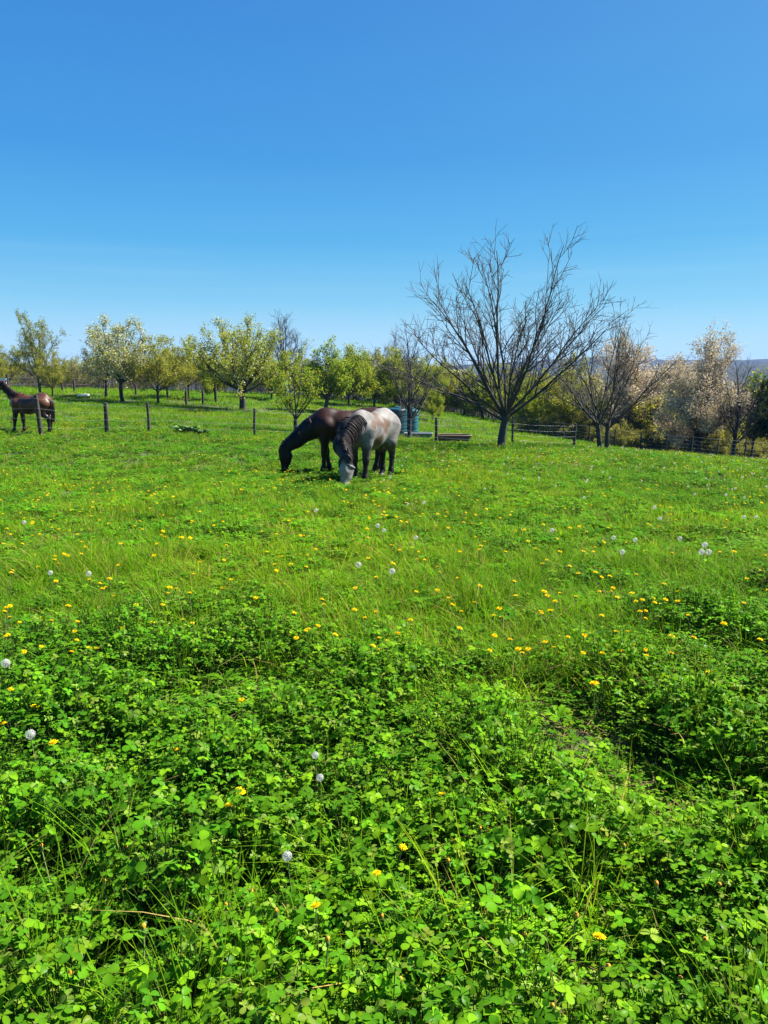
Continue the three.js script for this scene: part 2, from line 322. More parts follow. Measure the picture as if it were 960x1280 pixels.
tree('sprout', 'orchard_tree', 'fresh green tree with upright shoots above the black horse', 406, 507, 47, 418, 3.3, null, 1.2);
tree('leafy', 'orchard_tree', 'rounded yellow green tree above the withers of the two horses', 436, 508, 55, 428, .9, null, 1.1);
tree('leafy', 'orchard_tree', 'yellow green tree directly above the back of the gray horse', 468, 510, 57, 432, 2.4, null, 1.1);
tree('leafy', 'orchard_tree', 'yellow green tree rising behind the teal water tanks', 500, 514, 58, 436, 4.0, null, 1.15);
tree('bare', 'bare_tree', 'far bare tree with mauve twigs behind the thin bare tree', 497, 505, 68, 404, 3.3, null, .9);
tree('leafy', 'small_tree', 'small dark green tree with rounded crown above the rusty trough', 541, 526, 49, 476, 1.2, null, .8);
[[532, 516, 62, 446, 1.3], [556, 519, 63, 452, 2.9], [580, 522, 64, 456, .4], [603, 524, 64, 452, 4.4], [628, 524, 66, 452, 5.2], [652, 528, 64, 458, .8]].forEach(([px, py, d, top, a], i) =>
  tree(i % 3 === 1 ? 'plum' : 'leafy', 'orchard_tree', `${['leftmost', 'second', 'third', 'fourth', 'fifth', 'rightmost'][i]} small tree of the sloping row seen under the tall bare tree`, px, py, d, top, a, null, 1.15));
tree('leafy', 'orchard_tree', 'low leafy tree with two dark stems beyond the netting fence', 673, 537, 50, 470, 3.6);
tree('plum', 'orchard_tree', 'olive tree beyond the fence left of the forked bare tree', 706, 546, 48, 440, .9, null, 1.0);
// right-hand edge
tree('cherry', 'cherry_tree', 'wide round cream blossom tree behind the forked bare tree', 784, 572, 50, 408, .6, null, 1.2);
tree('cherry', 'cherry_tree', 'tallest cream blossom tree with dark ivy covered trunk near the netting fence', 872, 576, 42, 400, 2.5, null, .92);
tree('bare', 'bare_tree', 'bare forked tree standing right of the tallest blossom tree', 914, 577, 40, 436, 1.4, null, 1.2);
tree('ivy', 'ivy_tree', 'dark ivy clad tree at the frame edge, half of it cut off', 962, 585, 40, 462, 0, null, .9);
tree('ivy', 'ivy_tree', 'slender dark ivy clad stem left of the cut off ivy tree', 938, 582, 41, 466, 2.0, null, .45);
[[690, 550, 56, 478, 'olive shrub low between the two bare meadow trees'], [738, 560, 52, 470, 'yellow green shrub low behind the forked bare tree trunk'], [792, 566, 50, 488, 'brownish shrub behind the netting under the round blossom tree'], [828, 570, 47, 478, 'olive arching shrub between the two cream blossom trees'], [850, 574, 49, 486, 'yellow shrub directly left of the ivy covered trunk'], [893, 577, 46, 470, 'yellow shrub directly right of the ivy covered trunk'], [930, 580, 47, 486, 'low yellow shrub in front of the dark ivy trees']]
  .forEach(([px, py, d, top, label], i) => tree('shrub', 'shrub', label, px, py, d, top, i * 1.7, null, 1.15));
// belt of trees closing the view
{
  const r = mulberry(5), kinds = ['plum', 'leafy', 'tall', 'plum', 'shrub', 'leafy'];
  const belt = [], add = (x0, x1, step, base, d0, dd, top, dt, label, group) => { for (let px = x0; px < x1; px += step) belt.push([px + r() * step * .5, base, d0 + r() * dd, top + r() * dt, label, group]); };
  add(-30, 380, 29, 497, 76, 16, 434, 20, 'hazy distant tree behind the brown hedge of the orchard', 'distant trees behind the orchard hedge');
  add(375, 545, 17, 506, 62, 12, 430, 22, 'yellow green tree closing the orchard above the grazing horses', 'trees closing the orchard above the horses');
  add(520, 730, 15, 527, 70, 14, 458, 16, 'distant tree in the belt below the blue hills', 'distant trees below the blue hills');
  add(690, 1000, 30, 560, 62, 10, 458, 22, 'distant tree in the thicket beyond the netting fence', 'distant trees beyond the netting fence');
  belt.forEach(([px, py, d, top, label, group], i) => tree(kinds[i % 6], 'distant_tree', label, px, py, d, top, r() * 6, group, 1.2));
  for (let px = 650, i = 0; px < 965; px += 17, i++) tree('shrub', 'shrub', 'low brown and olive shrub crowded behind the netting fence', px + r() * 9, 545 + (px - 650) * .11, 46 - (px - 650) * .016 + r() * 6, 506 + (px - 650) * .06 + r() * 22, r() * 6, 'low shrubs crowded behind the netting fence', 1.3);
}
// leafless hedge behind the orchard and the undergrowth that carries it on to the right
function hedge(name, label, cat, ends, count, tall, seed, cols) {
  const r = mulberry(seed), mb = new MB(), stem = new MB(), [a, b] = ends.map((e) => at(...e));
  for (let k = 0; k < count; k++) {
    const t = r(), x = lerp(a.x, b.x, t), z = lerp(a.z, b.z, t) + (r() - .5) * 1.6, y = H(x, z), hh = tall * (1 + .33 * noise(x * .3, 2, 5));
    const p = V(x, y + hh * r() ** 1.2, z), w = wander(r, p, V(r() - .5, .5, r() - .5), .35 + r() * .5, .011, .006, 2, .5, .1);
    mb.tube(w.pts, w.rad, 3, jitter(r, r() < .25 ? cols[1] : cols[0], .4));
  }
  for (let k = 0; k < count / 35; k++) {
    const t = r(), x = lerp(a.x, b.x, t), z = lerp(a.z, b.z, t) + (r() - .5) * 1, w = wander(r, V(x, H(x, z) - .1, z), V(r() - .5, 2.5, r() - .5), tall * 1.1, .03, .012, 5, .25, .05);
    stem.tube(w.pts, w.rad, 4, jitter(r, [.06, .045, .038], .3));
  }
  const h = thing(name, label, cat);
  part('stems', stem.geo(), barkMat, h).userData.kind = 'stuff'; part('twigs', mb.geo(), twigMat, h).userData.kind = 'stuff';
}
hedge('hedge', 'long leafless brown hedge behind the orchard trees', 'hedge', [[-60, 490, 66], [430, 500, 66]], 5200, 1.5, 77, [[.095, .062, .046], [.10, .10, .035]]);
hedge('undergrowth', 'tangled brown undergrowth below the trees right of the teal tanks', 'undergrowth', [[425, 504, 67], [690, 536, 69]], 5200, 1.7, 78, [[.075, .05, .045], [.11, .12, .03]]);

// ------------------------------------------------------------------ fences
const wireMat = new THREE.MeshStandardMaterial({ color: rgb(.24, .25, .26), metalness: .4, roughness: .45 });
const meshWireMat = new THREE.MeshStandardMaterial({ color: rgb(.24, .27, .29), metalness: .3, roughness: .5 });
function postGeo(r, h, rad, lean = 0) {
  const mb = new MB(), pts = [], rr = [], cols = [];
  for (let k = 0; k <= 6; k++) { const t = k / 6; pts.push(V(lean * t * h + (r() - .5) * .02, t * (h + .3) - .3, (r() - .5) * .02)); rr.push(rad * lerp(1.1, .92, t)); cols.push(jitter(r, [.045, .038, .031], .4)); }
  pts.push(pts[6].clone().add(V(0, .012, 0))); rr.push(rad * .55); cols.push([.07, .06, .05]);
  pts.push(pts[7].clone().add(V(0, .004, 0))); rr.push(.001); cols.push([.07, .06, .05]);
  mb.tube(pts, rr, 9, cols); return mb.geo();
}
{
  const r = mulberry(9);
  // photo x, base y, distance, top y, lean, label
  const P = [[-75, 542, 26.8, 494, 0, null], [53, 543, 26.8, 494, -.09, 'leaning wooden post in front of the bay horse'], [134, 546, 28, 504, .01, 'thicker wooden fence post second from the bay horse'], [187, 545, 28.6, 504, -.02, 'slim wooden fence post with clear meadow on both sides'], [318, 546, 29.5, 511, .03, 'slim wooden fence post below the broad apple tree'],
    [430, 551, 31, 515, 0, null], [545, 557, 31.5, 522, 0, 'wooden fence post at the near end of the rusty trough'], [640, 559, 32, 527, .03, 'thin wooden post just right of the big bare tree trunk'], [717, 562, 33, 530, .02, 'grey wooden post between the two bare meadow trees']];
  const pts = [];
  P.forEach(([px, py, d, top, lean, label], i) => {
    const [x, y, z] = place(px, py, d), h = at(px, top, d).y - y;
    pts.push({ x, y, z, h, lean });
    if (!label) return;
    const t = thing('fence_post', label, 'fence post', [x, y, z]);
    part('post', postGeo(r, h, [0, .075, .08, .055, .05, 0, .065, .045, .065][i], lean), woodMat, t);
  });
  const mb = new MB();
  for (let i = 0; i + 1 < pts.length; i++) for (const f of [.93, .7, .48, .26]) {
    const a = pts[i], b = pts[i + 1], q = [], rad = [];
    for (let k = 0; k <= 8; k++) { const t = k / 8, x = lerp(a.x + a.lean * a.h * f, b.x + b.lean * b.h * f, t); q.push(V(x, lerp(a.y + a.h * f, b.y + b.h * f, t) - .05 * Math.sin(t * Math.PI), lerp(a.z, b.z, t) + .09)); rad.push(.0034); }
    mb.tube(q, rad, 4, [1, 1, 1]);
  }
  const w = part('fence_wire', mb.geo(), wireMat, scene); tag(w, 'four strands of thin wire strung along the wooden posts', 'fence wire');
  w.name = 'fence_wire';
}
{ // small far posts among the orchard trunks
  const r = mulberry(19);
  [[233, 509, 45, 489, 'dark stake below the slim orchard tree'], [254, 508, 46, 488, 'dark stake midway between slim orchard tree and apple tree'], [270, 504, 48, 481, 'stake with a pale lit edge left of the apple trunk'], [170, 495, 52, 480, 'short dark stake right of the white blossoming tree'], [93, 487, 55, 476, 'far dark stake above the white flat tub'], [78, 487, 56, 474, 'far dark stake left of the white flat tub']].forEach(([px, py, d, top, label]) => {
    const [x, y, z] = place(px, py, d), t = thing('stake', label, 'stake', [x, y, z]); part('post', postGeo(r, at(px, top, d).y - y, .07), woodMat, t);
  });
}
{ // netting fence falling away to the right
  const r = mulberry(29), line = [[640, 541, 48], [672, 546, 46.5], [704, 551, 45], [736, 557, 43], [768, 562, 41.5], [800, 567, 40], [832, 571, 38.8], [864, 575, 37.8], [896, 579, 37], [930, 582, 36.4], [965, 585, 36], [1010, 590, 35.5]].map(([x, y, d]) => V(...place(x, y, d)));
  const g = thing('netting_fence', 'low wire netting fence along the sloping edge under the blossom trees', 'fence');
  line.forEach((p) => { const q = part('post', postGeo(r, 1.0, .04), woodMat, g); q.position.copy(p); });
  const mb = new MB(), top = new MB();
  for (let i = 0; i + 1 < line.length; i++) {
    const a = line[i], b = line[i + 1], L = a.distanceTo(b), n = Math.round(L / .28);
    for (const f of [.12, .28, .44, .62, .8]) mb.tube([V(a.x, a.y + f, a.z + .06), V(b.x, b.y + f, b.z + .06)], [.0035, .0035], 3, [1, 1, 1]);
    for (let k = 0; k < n; k++) { const p = a.clone().lerp(b, k / n); mb.tube([V(p.x, p.y + .05, p.z + .06), V(p.x, p.y + .8, p.z + .06)], [.0028, .0028], 3, [1, 1, 1]); }
    top.tube([V(a.x, a.y + .98, a.z + .06), V(b.x, b.y + .98, b.z + .06)], [.006, .006], 4, [1, 1, 1]);
  }
  part('netting', mb.geo(), meshWireMat, g); part('top_wire', top.geo(), wireMat, g);
}
{ // far corner: white board, dark rail
  const r = mulberry(39), [x, y, z] = place(10, 486, 50), t = thing('corner_post', 'dark far post with a pale top at the frame edge', 'post', [x, y, z]);
  part('post', postGeo(r, 1.15, .09), woodMat, t);
  const [bx, by, bz] = place(2, 485, 49.6), s = new THREE.Shape(); s.moveTo(-.34, 0); s.lineTo(.34, 0); s.lineTo(.34, .46); s.lineTo(-.34, .46); s.closePath();
  const b = thing('white_board', 'blank white board at the frame edge above the bay horse', 'board', [bx, at(2, 482, 49.6).y, bz]);
  part('panel', new THREE.ExtrudeGeometry(s, { depth: .03, bevelEnabled: true, bevelSize: .008, bevelThickness: .008, bevelSegments: 2 }), new THREE.MeshStandardMaterial({ color: rgb(.78, .78, .76), roughness: .5 }), b);
  for (const k of [-.26, .26]) { const q = part('leg', new THREE.CylinderGeometry(.025, .028, at(2, 482, 49.6).y - by + .45, 8), new THREE.MeshStandardMaterial({ color: rgb(.12, .1, .08), roughness: .9 }), b); q.position.set(k, -(at(2, 482, 49.6).y - by) / 2 + .2, -.035); }
  const a = V(...place(11, 486, 50)), c = V(...place(60, 489, 56)), e = V(...place(110, 491, 60)), mb = new MB();
  for (const hh of [.92, .5]) mb.tube([a, c, e].map((p) => V(p.x, p.y + hh, p.z + .1)), [.022, .022, .022], 6, [.04, .034, .03]);
  tag(part('fence_rail', mb.geo(), woodMat, scene), 'pair of dark rails running right from the far corner post', 'fence rail');
}
{ // white flat tub, teal and blue bundle
  const [x, y, z] = place(104, 489, 46), t = thing('tub', 'white flat tub lying in the grass under the orchard trees', 'tub', [x, y + .2, z], .15); t.scale.set(.8, .6, .8);
  const s = new THREE.Shape(), hole = new THREE.Path(), rr = (q, w, h, k) => { q.moveTo(-w + k, -h); q.lineTo(w - k, -h); q.quadraticCurveTo(w, -h, w, -h + k); q.lineTo(w, h - k); q.quadraticCurveTo(w, h, w - k, h); q.lineTo(-w + k, h); q.quadraticCurveTo(-w, h, -w, h - k); q.lineTo(-w, -h + k); q.quadraticCurveTo(-w, -h, -w + k, -h); };
  rr(s, .4, .24, .12); rr(hole, .35, .19, .1); s.holes.push(hole);
  const white = new THREE.MeshStandardMaterial({ color: rgb(.78, .8, .8), roughness: .4 });
  const rim = part('rim', new THREE.ExtrudeGeometry(s, { depth: .16, bevelEnabled: true, bevelSize: .015, bevelThickness: .015, bevelSegments: 2 }), white, t); rim.rotation.x = -Math.PI / 2;
  const fl = new THREE.Shape(); rr(fl, .36, .2, .1); const f = part('bottom', new THREE.ExtrudeGeometry(fl, { depth: .02, bevelEnabled: false }), white, t); f.rotation.x = -Math.PI / 2; f.position.y = .01;
  for (const [a, b] of [[-.3, -.14], [.3, -.14], [-.3, .14], [.3, .14]]) { const l = part('leg', new THREE.CylinderGeometry(.022, .03, .36, 8), new THREE.MeshStandardMaterial({ color: rgb(.06, .06, .055), roughness: .8 }), t); l.position.set(a, -.18, b); }
  const [ux, uy, uz] = place(357, 501, 58), u = thing('bundle', 'small teal and blue upright bundle among the far orchard trunks', 'bundle', [ux, uy + .25, uz]);
  const lathe = (pts, c) => new THREE.LatheGeometry(pts.map(([a, b]) => new THREE.Vector2(a, b)), 14);
  part('lower_wrap', lathe([[.001, 0], [.2, .03], [.24, .2], [.22, .45], [.25, .62], [.2, .72]]), new THREE.MeshStandardMaterial({ color: rgb(.035, .10, .22), roughness: .6, side: THREE.DoubleSide }), u);
  part('upper_wrap', lathe([[.2, .72], [.23, .8], [.18, 1.0], [.13, 1.18], [.06, 1.28], [.001, 1.3]]), new THREE.MeshStandardMaterial({ color: rgb(.08, .22, .22), roughness: .6, side: THREE.DoubleSide }), u);
}
// ------------------------------------------------------------------ water tanks and troughs
{
  function tank(label, px, d, R, hh, col, lid) {
    const [x, y, z] = place(px, 552, d), t = thing('water_tank', label, 'water tank', [x, y, z]), prof = [[.001, 0], [R * .97, 0], [R, .03]];
    const ribs = 7; for (let k = 0; k < ribs; k++) { const a = .06 + (hh - .2) * k / ribs, s = (hh - .2) / ribs; prof.push([R, a], [R, a + s * .62], [R * .965, a + s * .7], [R * .965, a + s * .92], [R, a + s]); }
    prof.push([R, hh - .12], [R * .96, hh - .05], [R * .82, hh], [R * .3, hh + .035]);
    part('body', new THREE.LatheGeometry(prof.map(([a, b]) => new THREE.Vector2(a, b)), 40), new THREE.MeshPhysicalMaterial({ color: col, roughness: .38, clearcoat: .3, side: THREE.DoubleSide }), t);
    const c = part('lid', new THREE.CylinderGeometry(R * .31, R * .33, .07, 24), new THREE.MeshStandardMaterial({ color: lid, roughness: .4 }), t); c.position.y = hh + .045;
    const v = part('valve', new THREE.CylinderGeometry(.035, .035, .14, 10), new THREE.MeshStandardMaterial({ color: rgb(.03, .03, .03), roughness: .5 }), t); v.rotation.x = Math.PI / 2; v.position.set(.1, .12, R + .04);
  }
  tank('teal ribbed water tank with shade in its dark colour, half hidden by the gray horse rump', 497, 35, .43, 1.24, rgb(.007, .055, .075), rgb(.07, .22, .28));  // dark body colour carries the shade on this tank
  tank('teal ribbed water tank with sunlight in its lighter colour, right of the darker tank', 514, 35.4, .33, 1.2, rgb(.02, .125, .145), rgb(.07, .22, .28));  // lighter body colour carries the sunlight on this one
  // sheet metal trough and rusty trough: open boxes with flared sides
  function trough(name, label, cat, px, d, L, W, h, flare, col, rimCol, rust) {
    const [x, y, z] = place(px, 553, d), t = thing(name, label, cat, [x, y, z], .06), r = mulberry(px), mb = new MB(), N = 40, rings = [[0, 0, 1], [0, 0, 1 - .001], [flare, h, 1], [flare + .018, h + .004, 1], [flare + .018, h - .02, 1]];
    const oval = (k, ex) => { const a = k / N * Math.PI * 2, c = Math.cos(a), s = Math.sin(a), e = .45; return [Math.sign(c) * Math.abs(c) ** e * (L / 2 + ex), Math.sign(s) * Math.abs(s) ** e * (W / 2 + ex * .5)]; };
    const band = (levels, colour) => { const rows = levels.map(([ex, yy]) => [...Array(N)].map((_, k) => { const [a, b] = oval(k, ex); return mb.v(a, yy + (rust ? .012 * noise(a * 3, b * 3, px) : 0), b, jitter(r, colour, rust ? .7 : .15)); })); for (let j = 0; j + 1 < rows.length; j++) for (let k = 0; k < N; k++) { const e = (k + 1) % N; mb.tri(rows[j][k], rows[j + 1][e], rows[j][e]); mb.tri(rows[j][k], rows[j + 1][k], rows[j + 1][e]); } };
    band([[-.03, .02], [flare * .5, h * .5], [flare, h - .03], [flare + .025, h - .02], [flare + .025, h], [flare, h], [flare - .03, h - .04], [-.05, .06], [-L / 2 + .02, .05]], col);
    part('basin', mb.geo(), std({ side: THREE.DoubleSide, roughness: rust ? .9 : .35, metalness: rust ? .1 : .3 }), t);
    const rm = new MB(), q = [...Array(N + 1)].map((_, k) => { const [a, b] = oval(k % N, flare + .01); return V(a, h + .01, b); }); rm.tube(q, q.map(() => .022), 6, rimCol);
    part('rim', rm.geo(), std({ roughness: .6 }), t);
    if (!rust) { const wgeo = new THREE.CircleGeometry(1, 40); const w = part('water', wgeo, new THREE.MeshPhysicalMaterial({ color: rgb(.02, .03, .03), roughness: .04 }), t); w.scale.set(L / 2, W / 2, 1); w.rotation.x = -Math.PI / 2; w.position.y = h * .72; }
  }
  trough('trough', 'low blue grey trough in front of the teal tanks', 'trough', 523, 34.2, 1.15, .5, .26, .03, [.12, .165, .20], [.2, .25, .29], false);
  trough('trough', 'rusty brown trough in the grass left of the big bare tree', 'trough', 566, 32.2, 1.18, .7, .36, .14, [.12, .07, .048], [.21, .14, .10], true);
}

// ------------------------------------------------------------------ horses
// a field of tapered capsules joined with a smooth minimum, meshed with surface nets
function mesher(prims, cell, colour) {
  const lo = [1e9, 1e9, 1e9], hi = [-1e9, -1e9, -1e9];
  for (const p of prims) for (let e = 0; e < 2; e++) for (let k = 0; k < 3; k++) { const c = p[e][k], r = p[2 + e] + .07; lo[k] = Math.min(lo[k], c - r); hi[k] = Math.max(hi[k], c + r); }
  const field = (x, y, z) => {
    let d = 1e3;
    for (const [a, b, ra, rb, k, sq] of prims) {
      const q = sq ?? 1, dx = b[0] - a[0], dy = b[1] - a[1], dz = (b[2] - a[2]) * q, px = x - a[0], py = y - a[1], pz = (z - a[2]) * q, l = dx * dx + dy * dy + dz * dz;
      const t = l > 0 ? Math.min(1, Math.max(0, (px * dx + py * dy + pz * dz) / l)) : 0, ex = px - dx * t, ey = py - dy * t, ez = pz - dz * t;
      const e = Math.sqrt(ex * ex + ey * ey + ez * ez) - (ra + (rb - ra) * t);
      if (e > d + k) continue; if (d > e + k) { d = e; continue; }
      const h = .5 + .5 * (d - e) / k; d = d + (e - d) * h - k * h * (1 - h);
    }
    return d;
  };
  const n = [0, 1, 2].map((k) => Math.ceil((hi[k] - lo[k]) / cell) + 1), [nx, ny, nz] = n, val = new Float32Array(nx * ny * nz).fill(1), B = 6;
  for (let bz = 0; bz < nz; bz += B) for (let by = 0; by < ny; by += B) for (let bx = 0; bx < nx; bx += B) {
    const f = field(lo[0] + (bx + B / 2) * cell, lo[1] + (by + B / 2) * cell, lo[2] + (bz + B / 2) * cell), far = Math.abs(f) > cell * B * 1.5;
    for (let z = bz; z < Math.min(nz, bz + B); z++) for (let y = by; y < Math.min(ny, by + B); y++) for (let x = bx; x < Math.min(nx, bx + B); x++)
      val[(z * ny + y) * nx + x] = far ? f : field(lo[0] + x * cell, lo[1] + y * cell, lo[2] + z * cell);
  }
  const id = new Int32Array(nx * ny * nz).fill(-1), P = [], at3 = (x, y, z) => val[(z * ny + y) * nx + x];
  for (let z = 0; z + 1 < nz; z++) for (let y = 0; y + 1 < ny; y++) for (let x = 0; x + 1 < nx; x++) {
    let m = 0; const v = [];
    for (let c = 0; c < 8; c++) { v[c] = at3(x + (c & 1), y + (c >> 1 & 1), z + (c >> 2)); if (v[c] < 0) m++; }
    if (!m || m === 8) continue;
    let sx = 0, sy = 0, sz = 0, k = 0;
    for (let c = 0; c < 8; c++) for (const b of [1, 2, 4]) if (!(c & b) && (v[c] < 0) !== (v[c | b] < 0)) { const t = v[c] / (v[c] - v[c | b]); sx += (c & 1) + (b === 1 ? t : 0); sy += (c >> 1 & 1) + (b === 2 ? t : 0); sz += (c >> 2) + (b === 4 ? t : 0); k++; }
    id[(z * ny + y) * nx + x] = P.length / 3; P.push(lo[0] + (x + sx / k) * cell, lo[1] + (y + sy / k) * cell, lo[2] + (z + sz / k) * cell);
  }
  const idx = [], I = (x, y, z) => id[(z * ny + y) * nx + x], quad = (a, b, c, d, f) => { if (f) idx.push(a, b, c, a, c, d); else idx.push(a, c, b, a, d, c); };
  for (let z = 1; z + 1 < nz; z++) for (let y = 1; y + 1 < ny; y++) for (let x = 1; x + 1 < nx; x++) {
    const s = at3(x, y, z) < 0;
    if (s !== at3(x + 1, y, z) < 0) quad(I(x, y - 1, z - 1), I(x, y, z - 1), I(x, y, z), I(x, y - 1, z), s);
    if (s !== at3(x, y + 1, z) < 0) quad(I(x - 1, y, z - 1), I(x - 1, y, z), I(x, y, z), I(x, y, z - 1), s);
    if (s !== at3(x, y, z + 1) < 0) quad(I(x - 1, y - 1, z), I(x, y - 1, z), I(x, y, z), I(x - 1, y, z), s);
  }
  const N = [], C = [], e = cell * .6;
  for (let k = 0; k < P.length; k += 3) {
    const [x, y, z] = P.slice(k, k + 3), g = V(field(x + e, y, z) - field(x - e, y, z), field(x, y + e, z) - field(x, y - e, z), field(x, y, z + e) - field(x, y, z - e)).normalize();
    N.push(g.x, g.y, g.z); C.push(...colour(x, y, z, g));
  }
  const g = new THREE.BufferGeometry();
  g.setAttribute('position', new THREE.Float32BufferAttribute(P, 3)); g.setAttribute('normal', new THREE.Float32BufferAttribute(N, 3)); g.setAttribute('color', new THREE.Float32BufferAttribute(C, 3)); g.setIndex(idx);
  return g;
}
// local axes: x forward, y up, z to the horse's right
function horse(name, label, pos, turn, o) {
  const t = thing(name, label, 'horse', pos, turn), r = mulberry(o.seed), A = (v) => [v.x, v.y, v.z], prims = [];
  const cap = (a, b, ra, rb, k = .06, sq = 1) => prims.push([A(a), A(b), ra, rb, k, sq]);
  const FT = o.fat ?? 1;
  // trunk
  cap(V(.48, 1.10, 0), V(.05, 1.04, 0), .32 * FT, .368 * FT, .1, 1.2); cap(V(.05, 1.04, 0), V(-.36, 1.10, 0), .368 * FT, .325 * FT, .1, 1.18); cap(V(-.36, 1.11, 0), V(-.64, 1.15, 0), .32 * FT, .295 * FT, .1, 1.14);
  cap(V(-.64, 1.17, 0), V(-.80, 1.06, 0), .27 * FT, .2 * FT, .1, 1.05); cap(V(.5, 1.1, 0), V(.72, 1.08, 0), .26 * FT, .16 * FT, .1, 1.05);
  cap(V(.52, 1.36, 0), V(.22, 1.36, 0), .10 * FT, .08 * FT, .12, 1.5); cap(V(-.42, 1.38, 0), V(-.66, 1.37, 0), .09 * FT, .10 * FT, .12, 1.1); cap(V(-.66, 1.36, 0), V(-.90, 1.22, 0), .09 * FT, .05 * FT, .08, 1.1);
  // neck
  const nk = o.neck, P = nk[nk.length - 1][0];
  for (let k = 0; k + 1 < nk.length; k++) cap(nk[k][0], nk[k + 1][0], nk[k][1], nk[k + 1][1], .09, o.neckSq ?? 1.5);
  // head
  const d = o.head.clone().normalize(), l = V(0, 0, 1).addScaledVector(d, -d.z).normalize(), f = d.clone().cross(l).normalize(); if (f.dot(o.face) < 0) f.negate();
  l.applyAxisAngle(d, o.twist ?? 0); f.applyAxisAngle(d, o.twist ?? 0); const HK = o.headK ?? 1;
  const hp = (a, b = 0, c = 0) => P.clone().addScaledVector(d, a * HK).addScaledVector(f, b * HK).addScaledVector(l, c * HK);
  cap(hp(.0, .02), hp(.2, .02), .10 * HK, .105 * HK, .05, 1.1); cap(hp(.16, -.075), hp(.3, -.06), .095 * HK, .07 * HK, .05, 1.35); cap(hp(.14, .035), hp(.46, .03), .085 * HK, .058 * HK, .05, 1.12); cap(hp(.3, -.03), hp(.46, -.01), .06 * HK, .05 * HK, .05, 1.2);
  cap(hp(.46, .015), hp(.555, .0), .066 * HK, .056 * HK, .04, 1); cap(hp(.5, -.04), hp(.545, -.04), .04 * HK, .035 * HK, .03, 1);
  for (const s of [-1, 1]) {
    cap(hp(.17, .055, s * .07), hp(.2, .05, s * .075), .026 * HK, .024 * HK, .03); cap(hp(.53, .035, s * .03), hp(.545, .03, s * .035), .022 * HK, .02 * HK, .02);
    cap(hp(-.03, -.0, s * .055), hp(-.10, .01, s * .07), .028 * HK, .03 * HK, .03); cap(hp(-.10, .01, s * .07), hp(-.19, .035, s * .078), .028 * HK, .012 * HK, .02);
  }
  // legs: [elbow or hip, ..., hoof]
  const hoofMB = [];
  for (const [i, s] of [[0, -1], [1, 1]]) {
    const x = o.front[i], z = s * .155, lift = o.bend?.[i] ?? 0;
    cap(V(.46, 1.1, s * .16), V(.50, .84, z), 0.169, 0.119, .08); cap(V(.50, .86, z), V(.49 + x * .55 + lift * .12, .50, z), 0.113, 0.0655, .05); cap(V(.49 + x * .55 + lift * .12, .52, z), V(.49 + x * .58 + lift * .12, .46, z), 0.0701, 0.0621, .03);
    cap(V(.49 + x * .58 + lift * .1, .46, z), V(.48 + x * .95, .17, z), 0.052, 0.0475, .03); cap(V(.48 + x * .95, .18, z), V(.485 + x * .96, .145, z), 0.061, 0.0588, .03); cap(V(.49 + x * .97, .15, z), V(.535 + x, .07, z), 0.0497, 0.0565, .03);
    hoofMB.push([V(.545 + x, 0, z)]);
    const y = o.hind[i];
    cap(V(-.62, 1.12, s * .13), V(-.52 + y * .2, .82, s * .17), 0.249, 0.164, .1); cap(V(-.74, 1.04, s * .12), V(-.64 + y * .4, .74, s * .165), 0.181, 0.113, .09); cap(V(-.54 + y * .3, .84, s * .17), V(-.79 + y * .75, .56, s * .155), 0.141, 0.0701, .06);
    cap(V(-.82 + y * .75, .585, s * .155), V(-.78 + y * .78, .47, s * .155), 0.0588, 0.0621, .03); cap(V(-.785 + y * .78, .48, s * .155), V(-.76 + y * .98, .19, s * .155), 0.0565, 0.0497, .03); cap(V(-.76 + y * .98, .19, s * .155), V(-.755 + y, .15, s * .155), 0.0633, 0.061, .03); cap(V(-.75 + y, .155, s * .155), V(-.70 + y, .07, s * .155), 0.0508, 0.0565, .03);
    hoofMB.push([V(-.69 + y, 0, s * .155)]);
  }
  const neckMid = nk[1][0], coat = (x, y, z, g) => {
    const q = V(x, y, z), hs = q.clone().sub(P), s = hs.dot(d), isHead = hs.length() < .75 && s > -.25 && x > P.x - .4 && s < .75 && hs.clone().addScaledVector(d, -s).length() < .24;
    return o.coat({ x, y, z, g, r, head: isHead ? s : -1, ear: isHead && s < -.07, hb: isHead ? hs.dot(f) : 0, hl: isHead ? hs.dot(l) : 0, neck: !isHead && x > .62 && y < 2, P });
  };
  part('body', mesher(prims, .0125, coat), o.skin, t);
  // hooves, eyes
  const hg = new THREE.LatheGeometry([[.001, 0], [.072, 0], [.068, .03], [.053, .082], [.001, .085]].map(([a, b]) => new THREE.Vector2(a, b)), 16), hm = new THREE.MeshStandardMaterial({ color: rgb(.035, .03, .026), roughness: .6 });
  for (const [p] of hoofMB) { const h = part('hoof', hg, hm, t); h.position.copy(p); h.scale.set(1.12, 1, .95); }
  const em = new THREE.MeshPhysicalMaterial({ color: rgb(.012, .008, .006), roughness: .08 });
  for (const s of [-1, 1]) { const e = part('eye', new THREE.SphereGeometry(.02, 14, 10), em, t); e.position.copy(hp(.185, .06, s * .083)); }
  // mane along the crest, forelock, tail: tapered locks
  const crest = nk.map(([p, rr], k) => { const a = nk[Math.max(0, k - 1)][0], b = nk[Math.min(nk.length - 1, k + 1)][0], dir = b.clone().sub(a).normalize(), up = V(-dir.y, dir.x, 0).normalize(); return { p: p.clone().addScaledVector(up, rr * .96), up, dir, rr }; });
  const cr = (u) => { const k = Math.min(crest.length - 2, Math.floor(u * (crest.length - 1))), w = u * (crest.length - 1) - k, a = crest[k], b = crest[k + 1]; return { p: a.p.clone().lerp(b.p, w), up: a.up.clone().lerp(b.up, w).normalize(), dir: a.dir.clone().lerp(b.dir, w), rr: lerp(a.rr, b.rr, w) }; };
  const mane = new MB(), side = o.maneSide;
